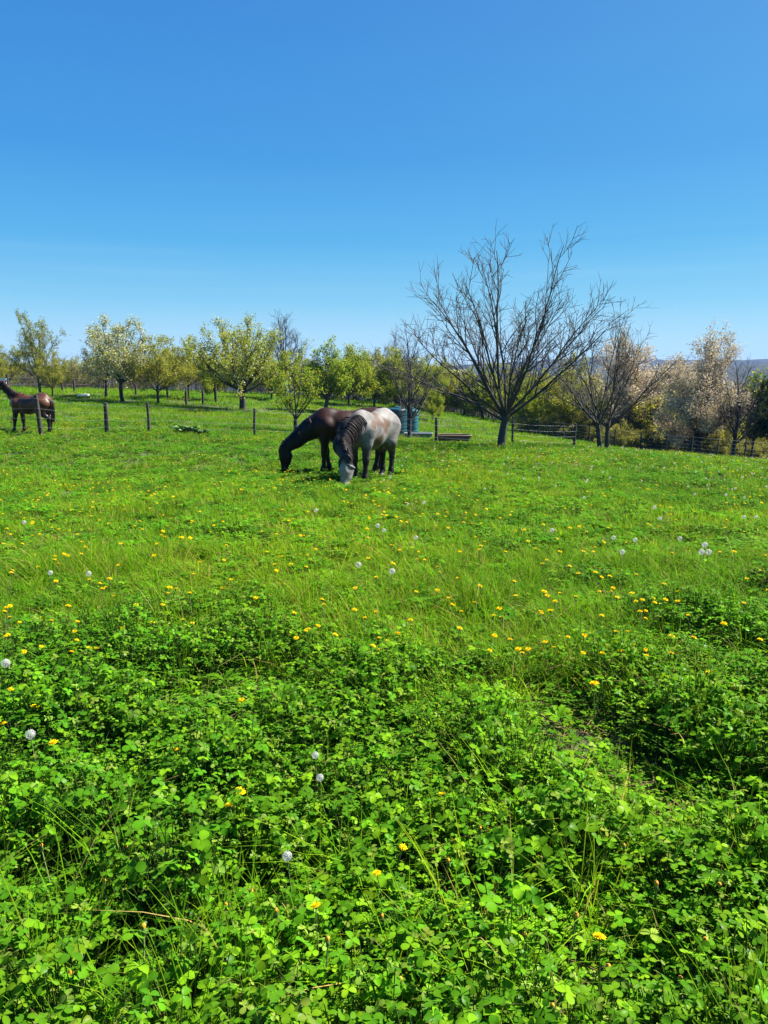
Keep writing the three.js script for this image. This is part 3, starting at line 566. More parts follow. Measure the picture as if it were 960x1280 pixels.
  for (let k = 0; k < o.maneN; k++) {
    const u = lerp(.12, 1, (k + r()) / o.maneN), c = cr(u), L = o.maneL * lerp(.7, 1.1, r()) * (.75 + .35 * Math.sin(u * Math.PI)), out = c.rr / (o.neckSq ?? 1.5) * 1.1, s = r() < .93 ? side : -side, fw = (r() - .5) * .06;
    const p0 = c.p.clone().addScaledVector(c.up, .004), p1 = p0.clone().addScaledVector(c.up, .015).add(V(0, 0, s * out * .55)), p2 = p0.clone().addScaledVector(c.up, -L * .42).add(V(fw, -.02, s * (out * 1.02 + .012 + r() * .02))), p3 = p0.clone().addScaledVector(c.up, -L * .6).add(V(fw * 2, -L * .42, s * (out * 1.1 + .012 + r() * .035)));
    const cv = new THREE.CatmullRomCurve3([p0, p1, p2, p3]).getPoints(8), w = lerp(.008, .017, r());
    mane.tube(cv, cv.map((_, i) => w * (i < 7 ? 1 - i * .07 : .2)), 4, jitter(r, o.hair[r() < .2 ? 1 : 0], .4));
  }
  for (let k = 0; k < 14; k++) { const p0 = hp(-.06, .06, (r() - .5) * .06), cv = new THREE.CatmullRomCurve3([p0, hp(.04, .135, (r() - .5) * .09), hp(.16 + r() * .06, .115, (r() - .5) * .11)]).getPoints(6); mane.tube(cv, cv.map((_, i) => .009 * (1 - i / 7)), 4, jitter(r, o.hair[0], .4)); }
  part('mane', mane.geo(), hairMat, t);
  const tail = new MB();
  for (let k = 0; k < 90; k++) {
    const a = r() * Math.PI * 2, q = Math.sqrt(r()), L = lerp(.72, 1, r()) * o.tailL, dx = Math.cos(a) * q, dz = Math.sin(a) * q, sway = o.tailSway ?? 0;
    const cv = new THREE.CatmullRomCurve3([V(-.87 + dx * .02, 1.27, dz * .025), V(-.955 + dx * .035, 1.2, dz * .04), V(-.985 + dx * .06, 1.27 - L * .45, dz * .075 + sway * .4), V(-.965 + dx * .07, 1.27 - L, dz * .07 + sway)]).getPoints(9);
    tail.tube(cv, cv.map((_, i) => lerp(.014, .008, i / 9) * (i === 9 ? .2 : 1)), 4, jitter(r, o.hair[r() < .25 ? 1 : 0], .45));
  }
  part('tail', tail.geo(), hairMat, t);
  return { t, hp, cr };
}
const skin = (o) => new THREE.MeshPhysicalMaterial({ vertexColors: true, roughness: .55, sheen: .05, sheenRoughness: .5, specularIntensity: .6, ...o });
const mixc = (a, b, t) => a.map((x, k) => lerp(x, b[k], clamp(t, 0, 1)));
const graze = (dz, len, low = 0) => [[V(.42, 1.24, 0), .25], [V(.78, 1.06, dz * .25), .205], [V(1.04 * len, .83 - low * .5, dz * .6), .155], [V(1.28 * len, .64 - low, dz), .115]];
{
  const [bx, by, bz] = place(432, 592, 17.75); void bx;
  const X = -.86, Z = -17.5;
  horse('dark_brown_horse', 'dark brown horse grazing behind the gray horse, head to the ground', [X, H(X, Z), Z], Math.PI + .22, {
    seed: 3, neck: [[V(.42, 1.22, 0), .27], [V(.80, 1.03, 0), .225], [V(1.12, .79, 0), .165], [V(1.38, .60, 0), .12]], head: V(.0, -1, 0), face: V(1, 0, 0), front: [.06, -.12], hind: [.1, -.06], maneSide: 1, maneN: 110, maneL: .16, tailL: .8, hair: [[.006, .005, .005], [.010, .008, .007]], skin: skin({ roughness: .46, specularIntensity: .45 }),
    coat: ({ x, y, z, head, neck, r, hb }) => {
      const n = noise(x * 5, z * 5 + y * 4, 1); let c = mixc([.022, .0075, .0045], [.036, .011, .006], .5 + n);
      c = mixc([.005, .0033, .003], c, sstep(y, .75, 1.15)); c = mixc(c, [.0055, .0038, .0037], sstep(x, .55, .9));
      if (head > .46) c = mixc(c, [.05, .038, .034], (head - .46) * 9 * (.5 + n)); return jitter(r, c, .25);
    },
  });
}
{
  const X = -.27, Z = -15.95;
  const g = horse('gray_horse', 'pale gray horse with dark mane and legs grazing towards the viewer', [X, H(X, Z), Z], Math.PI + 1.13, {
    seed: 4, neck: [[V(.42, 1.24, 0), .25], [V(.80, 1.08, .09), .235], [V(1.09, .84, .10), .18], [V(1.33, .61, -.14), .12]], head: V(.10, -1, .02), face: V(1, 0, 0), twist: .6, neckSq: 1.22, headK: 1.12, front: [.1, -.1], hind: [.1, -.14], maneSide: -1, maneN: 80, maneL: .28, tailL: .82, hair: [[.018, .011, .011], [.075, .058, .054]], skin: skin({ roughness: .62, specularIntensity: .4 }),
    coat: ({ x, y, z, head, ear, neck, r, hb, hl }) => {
      const n = noise(x * 4, y * 4, z * 4 + 2), m = noise(x * 13, y * 13, z * 11);
      let c = mixc([.11, .104, .099], [.20, .188, .173], .5 + n * .9 + m * .6);
      const stain = sstep(noise(x * 3.1 + 1.7, y * 2.6, 4) + noise(x * 5, y * 6, z * 4 + 6) * .6 + .62 - Math.abs(x - .05) * 1.0 - Math.abs(y - 1.2) * 1.7, 0, .5);
      c = mixc(c, [.085, .043, .021], stain * .9);
      const hip = 1 - sstep(Math.hypot(x + .58, (y - 1.28) * 1.2), .03, .12); c = mixc(c, [.06, .045, .042], hip * .75 * (.6 + m));
      c = mixc(c, [.05, .045, .043], sstep(.85 - y + m * .08, 0, .16) * (x < -.3 || x > .35 ? 1 : .35));                            // legs darken; belly too, more faintly, with its shade painted in
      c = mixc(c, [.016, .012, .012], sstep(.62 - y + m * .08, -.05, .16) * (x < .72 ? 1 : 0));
      if (neck) c = mixc(c, [.008, .008, .009], sstep(x + z * .35, .60, .80));                                                           // slate neck, with the shade of its right side painted in
      if (head >= -.25 && head !== -1) { c = mixc([.02, .02, .021], [.21, .205, .195], sstep(head + m * .05 + hb * .6, .06, .22)); c = mixc(c, [.10, .09, .09], sstep(head, .46, .56)); if (ear) c = [.028, .028, .03]; }
      return jitter(r, c, .14);
    },
  });
  // thin pale strap round the throat
  const N = 26, pts = []; for (let k = 0; k <= N; k++) { const a = k / N * Math.PI * 2, c = g.hp(.1 - .05 * Math.cos(a), Math.cos(a) * .135 - .02, Math.sin(a) * .10); pts.push(c); }
  const mb = new MB(); mb.tube(pts, pts.map(() => .009), 6, [.4, .4, .4]);
  const nose = []; for (let k = 0; k <= N; k++) { const a = k / N * Math.PI * 2; nose.push(g.hp(.34, Math.cos(a) * .118 - .0, Math.sin(a) * .092)); }
  void nose;
  tag(part('halter', mb.geo(), std({ roughness: .6 }), g.t), 'thin pale strap round the throat of the gray horse');
}
{
  const [x, , z] = place(40, 541, 28.4);
  horse('bay_horse', 'reddish bay horse standing behind the leaning post, head cut off', [x, H(x, z), z], Math.PI - .3, {
    seed: 6, fat: .88, neck: [[V(.42, 1.22, 0), .22], [V(.74, 1.38, 0), .175], [V(1.0, 1.62, 0), .135], [V(1.16, 1.8, 0), .11]], head: V(1, -.55, 0), face: V(.4, 1, 0), front: [.16, -.02], hind: [-.16, .06], maneSide: -1, maneN: 110, maneL: .22, tailL: .9, hair: [[.012, .010, .009], [.03, .02, .016]], skin: skin({ roughness: .36 }),
    coat: ({ x, y, z, neck, head, r }) => {
      const n = noise(x * 4, y * 4, z * 3); let c = mixc([.06, .021, .010], [.10, .036, .016], .5 + n);
      c = mixc([.010, .007, .006], c, sstep(y, .58, .98)); if (neck) c = mixc(c, [.024, .010, .007], sstep(x, .66, .95)); if (head > -1) c = mixc(c, [.07, .026, .015], .7);
      return jitter(r, c, .2);
    },
  });
}

// ------------------------------------------------------------------ meadow plants
const M4 = new THREE.Matrix4(), Q = new THREE.Quaternion(), E = new THREE.Euler();
// hollows in the clover where it is trodden down: photo x, y, radius
const HOLLOWS = [[300, 855, .3], [255, 885, .22], [330, 842, .2], [690, 862, .24], [725, 900, .26], [770, 945, .28], [830, 985, .25], [635, 850, .2], [740, 1130, .2], [790, 1210, .16], [590, 1110, .12], [170, 1200, .16], [60, 1110, .12], [330, 1110, .12], [930, 815, .25], [860, 800, .2], [230, 780, .22], [215, 1060, .12], [520, 1010, .1], [960, 1010, .18], [390, 1240, .1]].map(([x, y, r]) => { const p = hit(x, y, .12); return [p.x, p.z, r]; });
const hollow = (x, z) => { let m = 0; for (const [a, b, r] of HOLLOWS) m = Math.max(m, 1 - sstep(Math.hypot((x - a) * .8, z - b), r * .45, r * 1.35)); return m; };
// the clover ends along an uneven line; beyond it come single clover islands
const EDGE = [[0, 775], [120, 765], [200, 742], [330, 745], [400, 785], [480, 800], [560, 812], [640, 828], [720, 800], [800, 770], [880, 745], [960, 715]].map(([x, y]) => { const p = hit(x, y, .25); return [p.x, -p.z]; });
function cloverLimit(x) { const e = EDGE; if (x <= e[0][0]) return e[0][1]; for (let k = 1; k < e.length; k++) if (x < e[k][0]) return lerp(e[k - 1][1], e[k][1], (x - e[k - 1][0]) / (e[k][0] - e[k - 1][0])); return e[e.length - 1][1]; }
const ISLANDS = [[720, 695, .3], [655, 668, .25], [745, 710, .28], [930, 690, .3], [905, 655, .3], [270, 650, .3], [250, 640, .2], [560, 690, .2], [430, 725, .25], [115, 720, .25], [380, 690, .2], [840, 690, .25], [690, 630, .25], [600, 615, .25], [150, 590, .4], [880, 600, .4]].map(([x, y, r]) => { const p = hit(x, y, .2); return [p.x, p.z, r * Math.max(1, -p.z / 8)]; });
const island = (x, z) => { let m = 0; for (const [a, b, r] of ISLANDS) m = Math.max(m, 1 - sstep(Math.hypot((x - a) * .7, z - b), r * .5, r * 1.2)); return m; };
const cloverAt = (x, z) => Math.max(1 - sstep(-z + .8 * noise(x * 1.7, z * 1.7, 8), cloverLimit(x) - .7, cloverLimit(x) + .9), island(x, z));

const c01 = (x, z) => cloverAt(x, z);
function leaflet(mb, base, dir, nrm, L, W, c, fold) {
  const side = dir.clone().cross(nrm).normalize(), at2 = (t, w, s) => base.clone().addScaledVector(dir, L * t).addScaledVector(side, W * w * s).addScaledVector(nrm, fold * w * W - L * .22 * t * t);
  const mid = [0, .36, .72, .96].map((t) => { const p = at2(t, 0, 0); return mb.v(p.x, p.y, p.z, [c[0] * 1.12, c[1] * 1.08, c[2] * 1.2]); });
  for (const s of [-1, 1]) {
    const e = [[.3, .78], [.62, 1], [.9, .66]].map(([t, w]) => { const p = at2(t, w, s); return mb.v(p.x, p.y, p.z, c); });
    const T = s > 0 ? (a, b, d) => mb.tri(a, d, b) : (a, b, d) => mb.tri(a, b, d);
    T(mid[0], mid[1], e[0]); T(mid[1], e[1], e[0]); T(mid[1], mid[2], e[1]); T(mid[2], e[2], e[1]); T(mid[2], mid[3], e[2]);
  }
}
const CLOVER = [[.078, .22, .004], [.10, .262, .005], [.055, .175, .004], [.145, .305, .006], [.077, .22, .005], [.19, .30, .032]];
function cloverClump(seed, leaves, radius, size, tall, plump = .4) {
  const r = mulberry(seed), mb = new MB();
  for (let k = 0; k < leaves; k++) {
    const a = r() * Math.PI * 2, q = radius * Math.sqrt(r()), top = tall * lerp(.35, 1, Math.sqrt(r())), tip = V(Math.cos(a) * q, top, Math.sin(a) * q), root = V(tip.x * .35 + (r() - .5) * .03, -.02, tip.z * .35 + (r() - .5) * .03);
    const midp = root.clone().lerp(tip, .55).add(V((r() - .5) * .05, .03, (r() - .5) * .05)), sc = jitter(r, [.075, .14, .02], .4);
    mb.tube([root, midp, tip], [.0019, .0016, .0012], 3, sc);
    const n = V((r() - .5) * 1.1 + Math.cos(a) * .25, 1, (r() - .5) * 1.1 + Math.sin(a) * .25).normalize(), h = r() * 6.28, pale = r();
    const col = jitter(r, pale < .11 ? CLOVER[5] : CLOVER[Math.floor(r() * 5)], .35), L = size * lerp(.6, 1.2, r()), fold = lerp(.05, .75, r() * r());
    const u = V(1, 0, 0).addScaledVector(n, -n.x).normalize(), w = n.clone().cross(u);
    for (let j = 0; j < 3; j++) { const th = h + j * 2.094 + (r() - .5) * .35, dir = u.clone().multiplyScalar(Math.cos(th)).addScaledVector(w, Math.sin(th)).addScaledVector(n, lerp(-.3, .3, r())).normalize(); leaflet(mb, tip, dir, n, L, L * plump * lerp(.85, 1.15, r()), col, fold); }
  }
  return mb.geo();
}
const BLADE = [[.125, .285, .004], [.15, .325, .005], [.088, .225, .004], [.20, .35, .007], [.175, .285, .008]];
function blade(mb, r, root, h, w, lean, az, col, segs) {
  const bx = Math.cos(az), bz = Math.sin(az), sx = -bz, sz = bx; let prev = null;
  for (let k = 0; k <= segs; k++) {
    const t = k / segs, y = h * (t - lean * .35 * t * t), o = h * lean * t * t, ww = w * (1 - t * t * .95) * .5, x = root.x + bx * o, z = root.z + bz * o;
    if (k === segs) { const v = mb.v(x, root.y + y, z, col); mb.tri(prev[0], prev[1], v); break; }
    const cur = [mb.v(x - sx * ww, root.y + y, z - sz * ww, col), mb.v(x + sx * ww, root.y + y, z + sz * ww, col)];
    if (prev) { mb.tri(prev[0], prev[1], cur[1]); mb.tri(prev[0], cur[1], cur[0]); } prev = cur;
  }
}
function tuft(seed, n, radius, h, w, segs, dry = .06) {
  const r = mulberry(seed), mb = new MB();
  for (let k = 0; k < n; k++) {
    const a = r() * 6.283, q = radius * Math.sqrt(r());
    blade(mb, r, V(Math.cos(a) * q, -.02, Math.sin(a) * q), h * lerp(.45, 1.1, r()), w * lerp(.7, 1.25, r()), lerp(.1, 1.1, r()), r() * 6.283, jitter(r, r() < dry ? [.34, .27, .09] : BLADE[Math.floor(r() * 5)], .35), segs);
  }
  return mb.geo();
}
// broad meadow herbs: rosettes of toothed, dandelion-like leaves
function rosette(seed, n, len) {
  const r = mulberry(seed), mb = new MB();
  for (let k = 0; k < n; k++) {
    const az = k / n * 6.283 + r() * .5, bx = Math.cos(az), bz = Math.sin(az), L = len * lerp(.6, 1.1, r()), c = jitter(r, CLOVER[Math.floor(r() * 5)], .35), up = lerp(.5, 1.1, r()); let p = null;
    for (let j = 0; j <= 6; j++) {
      const t = j / 6, o = L * t, y = L * up * (t - .62 * t * t), w = (.012 + L * .16 * Math.sin(Math.min(1, t * 1.1) * Math.PI * .86)) * (j % 2 ? 1 : .55);
      const cur = [mb.v(bx * o + bz * w, y + w * .4, bz * o - bx * w, c), mb.v(bx * o, y, bz * o, c), mb.v(bx * o - bz * w, y + w * .4, bz * o + bx * w, c)];
      if (p) for (const s of [0, 1]) { mb.tri(p[s], p[s + 1], cur[s + 1]); mb.tri(p[s], cur[s + 1], cur[s]); } p = cur;
    }
  }
  return mb.geo();
}
function strew(name, label, geos, mat, spots) {
  const g = new THREE.Group(); g.name = name; tag(g, label, name.replace('_', ' '), null, 'stuff'); scene.add(g);
  const by = geos.map(() => []); spots.forEach((s, i) => by[s.v ?? i % geos.length].push(s));
  geos.forEach((geo, k) => {
    if (!by[k].length) return;
    const m = new THREE.InstancedMesh(geo, mat, by[k].length); m.name = name; m.userData.kind = 'stuff';
    by[k].forEach((s, i) => {
      M4.compose(V(s.x, s.y, s.z), Q.setFromEuler(E.set(s.tx ?? 0, s.a, s.tz ?? 0)), V(s.s, s.s * (s.h ?? 1), s.s)); m.setMatrixAt(i, M4); m.setColorAt(i, new THREE.Color().setRGB(...s.c));
    });
    g.add(m);
  });
  return g;
}
// the patchwork of the meadow: yellower, fresher and duller areas
function tone(x, z, r) {
  const a = noise(x * .35, z * .35, 4), b = noise(x * 1.3, z * 1.3, 5), k = (1 + .22 * b + .14 * a) * (.72 + .56 * r());
  return [k * (1 + .26 * a + (r() - .5) * .3), k, k * (1 - .15 * a)];
}
function field(seed, zNear, zFar, density, make, pad = 1.2) {
  const r = mulberry(seed), out = [];
  const wide = (d) => d * .56 + pad, area = (zFar - zNear) * (wide(zNear) + wide(zFar)), n = Math.round(area * density);
  for (let k = 0; k < n; k++) {
    let d, x; do { d = lerp(zNear, zFar, r()); x = (r() * 2 - 1) * wide(zFar); } while (Math.abs(x) > wide(d));
    const s = make(x, -d, r); if (s) out.push({ x, z: -d, y: H(x, -d) + (s.dy ?? 0), a: r() * 6.283, c: tone(x, -d, r), ...s });
  }
  return out;
}
const canopy = (x, z) => clamp(.95 + .42 * noise(x * 1.9, z * 1.9, 11) + .22 * noise(x * 5, z * 5, 12), .5, 1.45);
{ // clover
  const geos = [...Array(9)].map((_, k) => cloverClump(200 + k, [27, 25, 29, 19, 36, 27, 22, 31, 24][k], .12, [.018, .0215, .018, .027, .014, .020, .024, .0155, .0225][k], .25, [.42, .38, .44, .46, .30, .36, .48, .26, .40][k]));
  const near = field(301, .55, 9.5, 185, (x, z, r) => {
    const isl = island(x, z), c0 = cloverAt(x, z), c = c0 > isl + .05 ? c0 : c0 * .6, low = c0 > isl + .05 ? 1 : .62, hol = hollow(x, z); if (r() > Math.max(c * (1 - hol * .85), -z > 2.5 ? .16 : 0)) return null; const small = c < .4 ? .62 : 1;
    return { s: lerp(.8, 1.2, r()), h: small * low * canopy(x, z) * lerp(.7, 1.1, r()) * (1 - .74 * hol), tx: (r() - .5) * .4, tz: (r() - .5) * .4 };
  });
  const far = field(302, 9.5, 34, 15, (x, z, r) => { const c = Math.max(island(x, z), sstep(noise(x * .5, z * .5, 21), -.1, .4) * .75, .22); return r() > c ? null : { s: lerp(.9, 1.4, r()), h: lerp(.45, .85, r()) * .8, tx: (r() - .5) * .4, tz: (r() - .5) * .4 }; });
  const under = field(303, .55, 8, 120, (x, z, r) => r() > Math.max(c01(x, z), .12) ? null : { s: lerp(.7, 1.05, r()), h: lerp(.2, .45, r()) * (1 - .2 * hollow(x, z)), tx: (r() - .5) * .5, tz: (r() - .5) * .5 });
  for (const s of [...near, ...far, ...under]) s.c[0] = lerp(s.c[0], s.c[1], .35);
  strew('clover', 'dense lush clover with three part leaves filling the foot of the meadow', geos, cloverMat, [...near, ...far, ...under]);
}
{ // grass
  const fine = [0, 1, 2, 3].map((k) => tuft(400 + k, 26, .075, .34, .0040, 4, .1)), mid = [0, 1, 2, 3].map((k) => tuft(410 + k, 34, .11, .2, .0085, 3, .13)), far = [0, 1, 2].map((k) => tuft(420 + k, 52, .22, .23, .013, 2, .14)), away = [0, 1].map((k) => tuft(430 + k, 70, .5, .22, .022, 2, .1));
  const GRAZE = [[-.55, -14.9], [-.3, -15.6], [-2.2, -17.2], [.1, -16.6], [-.9, -16.9], [-1.4, -17]], eaten = (x, z) => { let m = 1; for (const [a, b] of GRAZE) m = Math.min(m, lerp(.42, 1, sstep(Math.hypot(x - a, z - b), .4, 1.1))); return m; };   // cropped by the horses
  const G = [...fine, ...mid, ...far, ...away], shadeH = (x, z) => clamp(1 + .4 * noise(x * .8, z * .8, 31) + .45 * noise(x * 2.7, z * 2.7, 32) + .35 * noise(x * 7, z * 7, 33), .35, 1.8);
  const spots = [
    ...field(501, .6, 7, 76, (x, z, r) => { const c = cloverAt(x, z); if (r() > 1.0 - .5 * c || r() < hollow(x, z) * .8) return null; return { v: Math.floor(r() * 4), s: lerp(.8, 1.25, r()), h: shadeH(x, z) * lerp(.75, 1.15, r()) * (c > .5 ? 1.05 : .9), tx: (r() - .5) * .5, tz: (r() - .5) * .5 }; }),
    ...field(502, 3.6, 18, 46, (x, z, r) => { const c = cloverAt(x, z); if (r() > 1.05 - .9 * c) return null; return { v: 4 + Math.floor(r() * 4), s: lerp(.8, 1.3, r()), h: shadeH(x, z) * .85 * eaten(x, z), tx: (r() - .5) * .4, tz: (r() - .5) * .4 }; }),
    ...field(503, 15, 42, 9, (x, z, r) => ({ v: 8 + Math.floor(r() * 3), s: lerp(.8, 1.3, r()), h: shadeH(x, z) * .9 * eaten(x, z) }), 3),
    ...field(504, 36, 82, 2.6, (x, z, r) => ({ v: 11 + Math.floor(r() * 2), s: lerp(.8, 1.3, r()), h: shadeH(x, z) * .8 }), 4),
  ];
  strew('grass', 'fresh green meadow grass over the whole field', G, grassMat, spots);
}
{ // dead straw and stalks lying on the ground
  const r0 = mulberry(71), straw = [0, 1].map(() => { const mb = new MB(); for (let k = 0; k < 16; k++) blade(mb, r0, V((r0() - .5) * .3, .006 + r0() * .03, (r0() - .5) * .3), .09 + r0() * .16, .004, 1.6 + r0(), r0() * 6.28, jitter(r0, [.22, .17, .08], .5), 3); return mb.geo(); });
  strew('straw', 'dead pale straw lying between the living plants', straw, grassMat, field(611, .6, 13, 14, (x, z, r) => r() < .35 + .65 * hollow(x, z) ? { s: lerp(.8, 1.4, r()), h: .5 } : null));
}
{ // herbs
  const geos = [0, 1, 2].map((k) => rosette(600 + k, 11, .17));
  strew('meadow_herbs', 'flat rosettes of toothed green leaves among the meadow grass', geos, cloverMat, [
    ...field(601, 1, 12, 16, (x, z, r) => r() < .8 - .7 * cloverAt(x, z) ? { s: lerp(.45, .85, r()), dy: cloverAt(x, z) > .5 ? .08 : .06 } : null), ...field(602, 12, 34, 6, (x, z, r) => ({ s: lerp(.5, 1.2, r()), dy: .05 }))]);
}
// two dark leafy docks by the fence
[[231, 524, 29, 'larger dark leafy weed clump in the meadow behind the fence wire', 1.7], [250, 526, 29, 'smaller dark weed clump right of the larger one behind fence', 1.1]].forEach(([px, py, d, label, s], i) => {
  const t = thing('weed_clump', label, 'weed', place(px, py, d), i); t.scale.set(s * .95, s * 1.1, s * .8); t.position.y += .04;
  const m = new THREE.MeshPhysicalMaterial({ vertexColors: true, color: rgb(.62, .75, .7), side: THREE.DoubleSide, roughness: .9, transmission: .25, thickness: 0 });
  part('leaves', rosette(640 + i, 26, .42), m, t); part('inner_leaves', rosette(650 + i, 16, .28), m, t);
});

// ------------------------------------------------------------------ dandelions
const yellowMat = leafMat({ transmission: .3, clearcoat: 0, roughness: .9 }), stemMat = std({ roughness: .6 }), fluffMat = leafMat({ transmission: .35, clearcoat: 0 });
function stemGeo(r, L) { const mb = new MB(), w = wander(r, V(0, -L, 0), V((r() - .5) * .3, 1, (r() - .5) * .3), L, .0028, .0022, 4, .06, .0), off = w.pts[4].clone(); w.pts.forEach((p) => p.sub(off)); mb.tube(w.pts, w.rad, 5, [.13, .18, .05]); return mb.geo(); }
function headGeo(r) {
  const mb = new MB();
  for (const [n, R, up, c] of [[20, .023, .25, [.82, .60, .006]], [16, .018, .7, [.86, .66, .008]], [11, .011, 1.5, [.80, .55, .006]]]) for (let k = 0; k < n; k++) {
    const a = k / n * 6.283 + r() * .3, x = Math.cos(a), z = Math.sin(a), L = R * lerp(.85, 1.12, r()), w = .0026, y = L * up * lerp(.6, 1.1, r()), cc = jitter(r, c, .2), b = mb.v(0, .002, 0, cc), m1 = mb.v(x * L * .6 + z * w, y * .75, z * L * .6 - x * w, cc), m2 = mb.v(x * L * .6 - z * w, y * .75, z * L * .6 + x * w, cc), t1 = mb.v(x * L + z * w * .8, y, z * L - x * w * .8, cc), t2 = mb.v(x * L - z * w * .8, y, z * L + x * w * .8, cc);
    mb.tri(b, m1, m2); mb.tri(m1, t1, t2); mb.tri(m1, t2, m2);
  }
  return mb.geo();
}
function calyxGeo() { return new THREE.LatheGeometry([[.001, -.011], [.006, -.009], [.008, -.001], [.005, .003]].map(([a, b]) => new THREE.Vector2(a, b)), 8); }
function clockGeo(r) {
  const mb = new MB();
  for (let k = 0; k < 80; k++) {
    const y = 1 - 2 * (k + .5) / 80, q = Math.sqrt(1 - y * y), a = k * 2.39996, d = V(Math.cos(a) * q, y, Math.sin(a) * q), e = V(-d.z, .2, d.x).cross(d).normalize(), f = d.clone().cross(e), R = .023 * lerp(.9, 1.06, r()), p = d.clone().multiplyScalar(R), c = [.66, .66, .64], o = d.clone().multiplyScalar(.004);
    const i0 = mb.v(o.x, o.y, o.z, [.5, .47, .4]), A = mb.v(p.x + e.x * .0005, p.y + e.y * .0005, p.z + e.z * .0005, c), B = mb.v(p.x - e.x * .0005, p.y - e.y * .0005, p.z - e.z * .0005, c); mb.tri(i0, A, B);
    for (const s of [0, 1.05, 2.1]) { const u = e.clone().multiplyScalar(Math.cos(s)).addScaledVector(f, Math.sin(s)).multiplyScalar(.0046), n = e.clone().multiplyScalar(-Math.sin(s)).addScaledVector(f, Math.cos(s)).multiplyScalar(.0006), v = [u.clone().add(n), u.clone().sub(n), u.clone().negate().sub(n), u.clone().negate().add(n)].map((w) => { w.add(p); return mb.v(w.x, w.y, w.z, c); }); mb.tri(v[0], v[1], v[2]); mb.tri(v[0], v[2], v[3]); }
  }
  return mb.geo();
}
{
  const r = mulberry(88), heads = [0, 1, 2, 3].map(() => headGeo(r)), stems = [0, 1, 2, 3].map(() => stemGeo(r, .3)), calyx = calyxGeo(), calyxMat = new THREE.MeshStandardMaterial({ color: rgb(.07, .13, .03), roughness: .8 });
  const GROUP = 'dandelions scattered through the meadow', SHARED = 'small yellow dandelion scattered among many alike in the meadow grass';
  const protos = heads.map((h, k) => { const t = new THREE.Group(); t.name = 'dandelion'; part('stem', stems[k], stemMat, t); const f = part('flower', h, yellowMat, t); f.rotation.set((r() - .5) * .5, 0, (r() - .5) * .5); part('calyx', calyx, calyxMat, t); tag(t, SHARED, 'dandelion', GROUP); return t; });
  const lift = (x, z) => lerp(.2, .27, cloverAt(x, z)) * (-z > 12 ? .75 : 1);
  const put = (px, py, s, label, dy = 0) => { const p = hit(px, py, .24 + dy), k = Math.floor(r() * 4), c = copy(protos[k], label, [p.x, p.y, p.z], r() * 6.28, s * .74); if (!label) { const [w, q] = px < 330 ? ['left', 'below the orchard posts'] : px < 640 ? ['middle', 'below the grazing horses'] : ['right', 'below the two bare trees'], v = py < 640 ? 'upper' : py < 745 ? 'central' : 'lower'; c.userData.label = `small yellow dandelion in the ${v} part of the ${w} meadow ${q}`; c.userData.group = `dandelions of the ${v} ${w} meadow`; } c.rotation.set((r() - .5) * .4, r() * 6.28, (r() - .5) * .4); if (label) delete c.userData.group; return c; };
  const NOTED = [[743, 855, 1.25, 'lone bright dandelion at the brink of the dark clover hollow'], [749, 1172, 1.0, 'orange yellow dandelion low in the clover at the foot of picture'], [67, 929, 1.1, 'dandelion just right of the round seed head in clover at left'], [44, 884, 1.05, 'yellow dandelion above the seed head among clover leaves at left'], [99, 875, 1.0, 'flat facing dandelion right of the pair at the left clover edge'], [302, 876, 1.0, 'dandelion standing at the lower edge of the dark clover hollow'], [219, 938, .8, 'orange dandelion alone in clover below the dark hollow'], [688, 764, 1.2, 'pair like large dandelion in the middle of the yellow patch'], [648, 812, 1.1, 'dandelion on the line where tall grass meets the clover'], [893, 842, 1.1, 'yellow dandelion above the clover in the right meadow'], [553, 993, .8, 'small dandelion half open in mid clover'], [504, 1060, .8, 'dandelion seen side on in the lower middle clover'], [471, 1092, .75, 'small dandelion on a bare stalk in lower middle clover']];
  for (const n of NOTED) put(...n);
  const LIST = [[8, 760], [12, 772], [30, 815], [68, 700], [73, 705], [85, 695], [80, 693], [112, 725], [125, 730], [137, 724], [70, 727], [97, 668], [112, 662], [168, 658], [178, 662], [210, 658], [196, 680], [250, 703], [212, 735], [170, 757], [320, 748], [398, 783], [456, 773], [405, 756], [380, 670], [368, 767], [396, 782], [242, 718], [500, 688], [515, 685], [547, 738], [560, 748], [577, 765], [617, 770], [618, 795], [638, 800], [660, 812], [680, 740], [684, 745], [645, 745], [700, 742], [694, 752], [720, 746], [752, 770], [790, 742], [795, 752], [803, 750], [808, 820], [885, 841], [800, 765], [770, 790], [785, 790], [730, 795], [712, 708], [742, 690], [733, 665], [760, 660], [810, 655], [845, 650], [840, 692], [900, 690], [918, 690], [930, 665], [905, 660], [868, 640], [520, 740], [470, 765], [455, 815], [660, 677], [632, 690], [678, 705], [600, 733], [575, 690], [560, 660], [640, 640], [590, 655], [480, 640], [440, 630], [425, 645], [385, 640], [150, 680], [50, 668], [28, 680], [4, 680], [65, 660], [40, 655], [100, 640], [127, 632], [140, 635], [155, 632], [175, 652], [250, 640], [4, 905], [14, 862], [110, 872], [395, 1133], [287, 1008], [300, 990], [860, 770], [905, 780], [930, 755], [950, 800], [700, 690], [830, 730], [480, 613], [487, 617], [520, 628], [547, 600], [575, 603], [610, 598], [640, 592], [655, 600], [700, 590], [715, 605], [760, 600], [800, 610], [840, 605], [880, 620], [920, 610], [950, 620]];
  let n = NOTED.length; const taken = [...LIST];
  for (const [x, y] of LIST) { put(x, y, lerp(.8, 1.1, r())); n++; }
  while (n < 300) {
    const y = 578 + 240 * r() ** .8, x = r() * 960, w = .12 + 1.2 * clamp(.35 + noise(x * .012, y * .03, 55) * 1.9, 0, 1); if (r() > w) continue;
    put(x, y, lerp(.7, 1.1, r())); n++;
  }
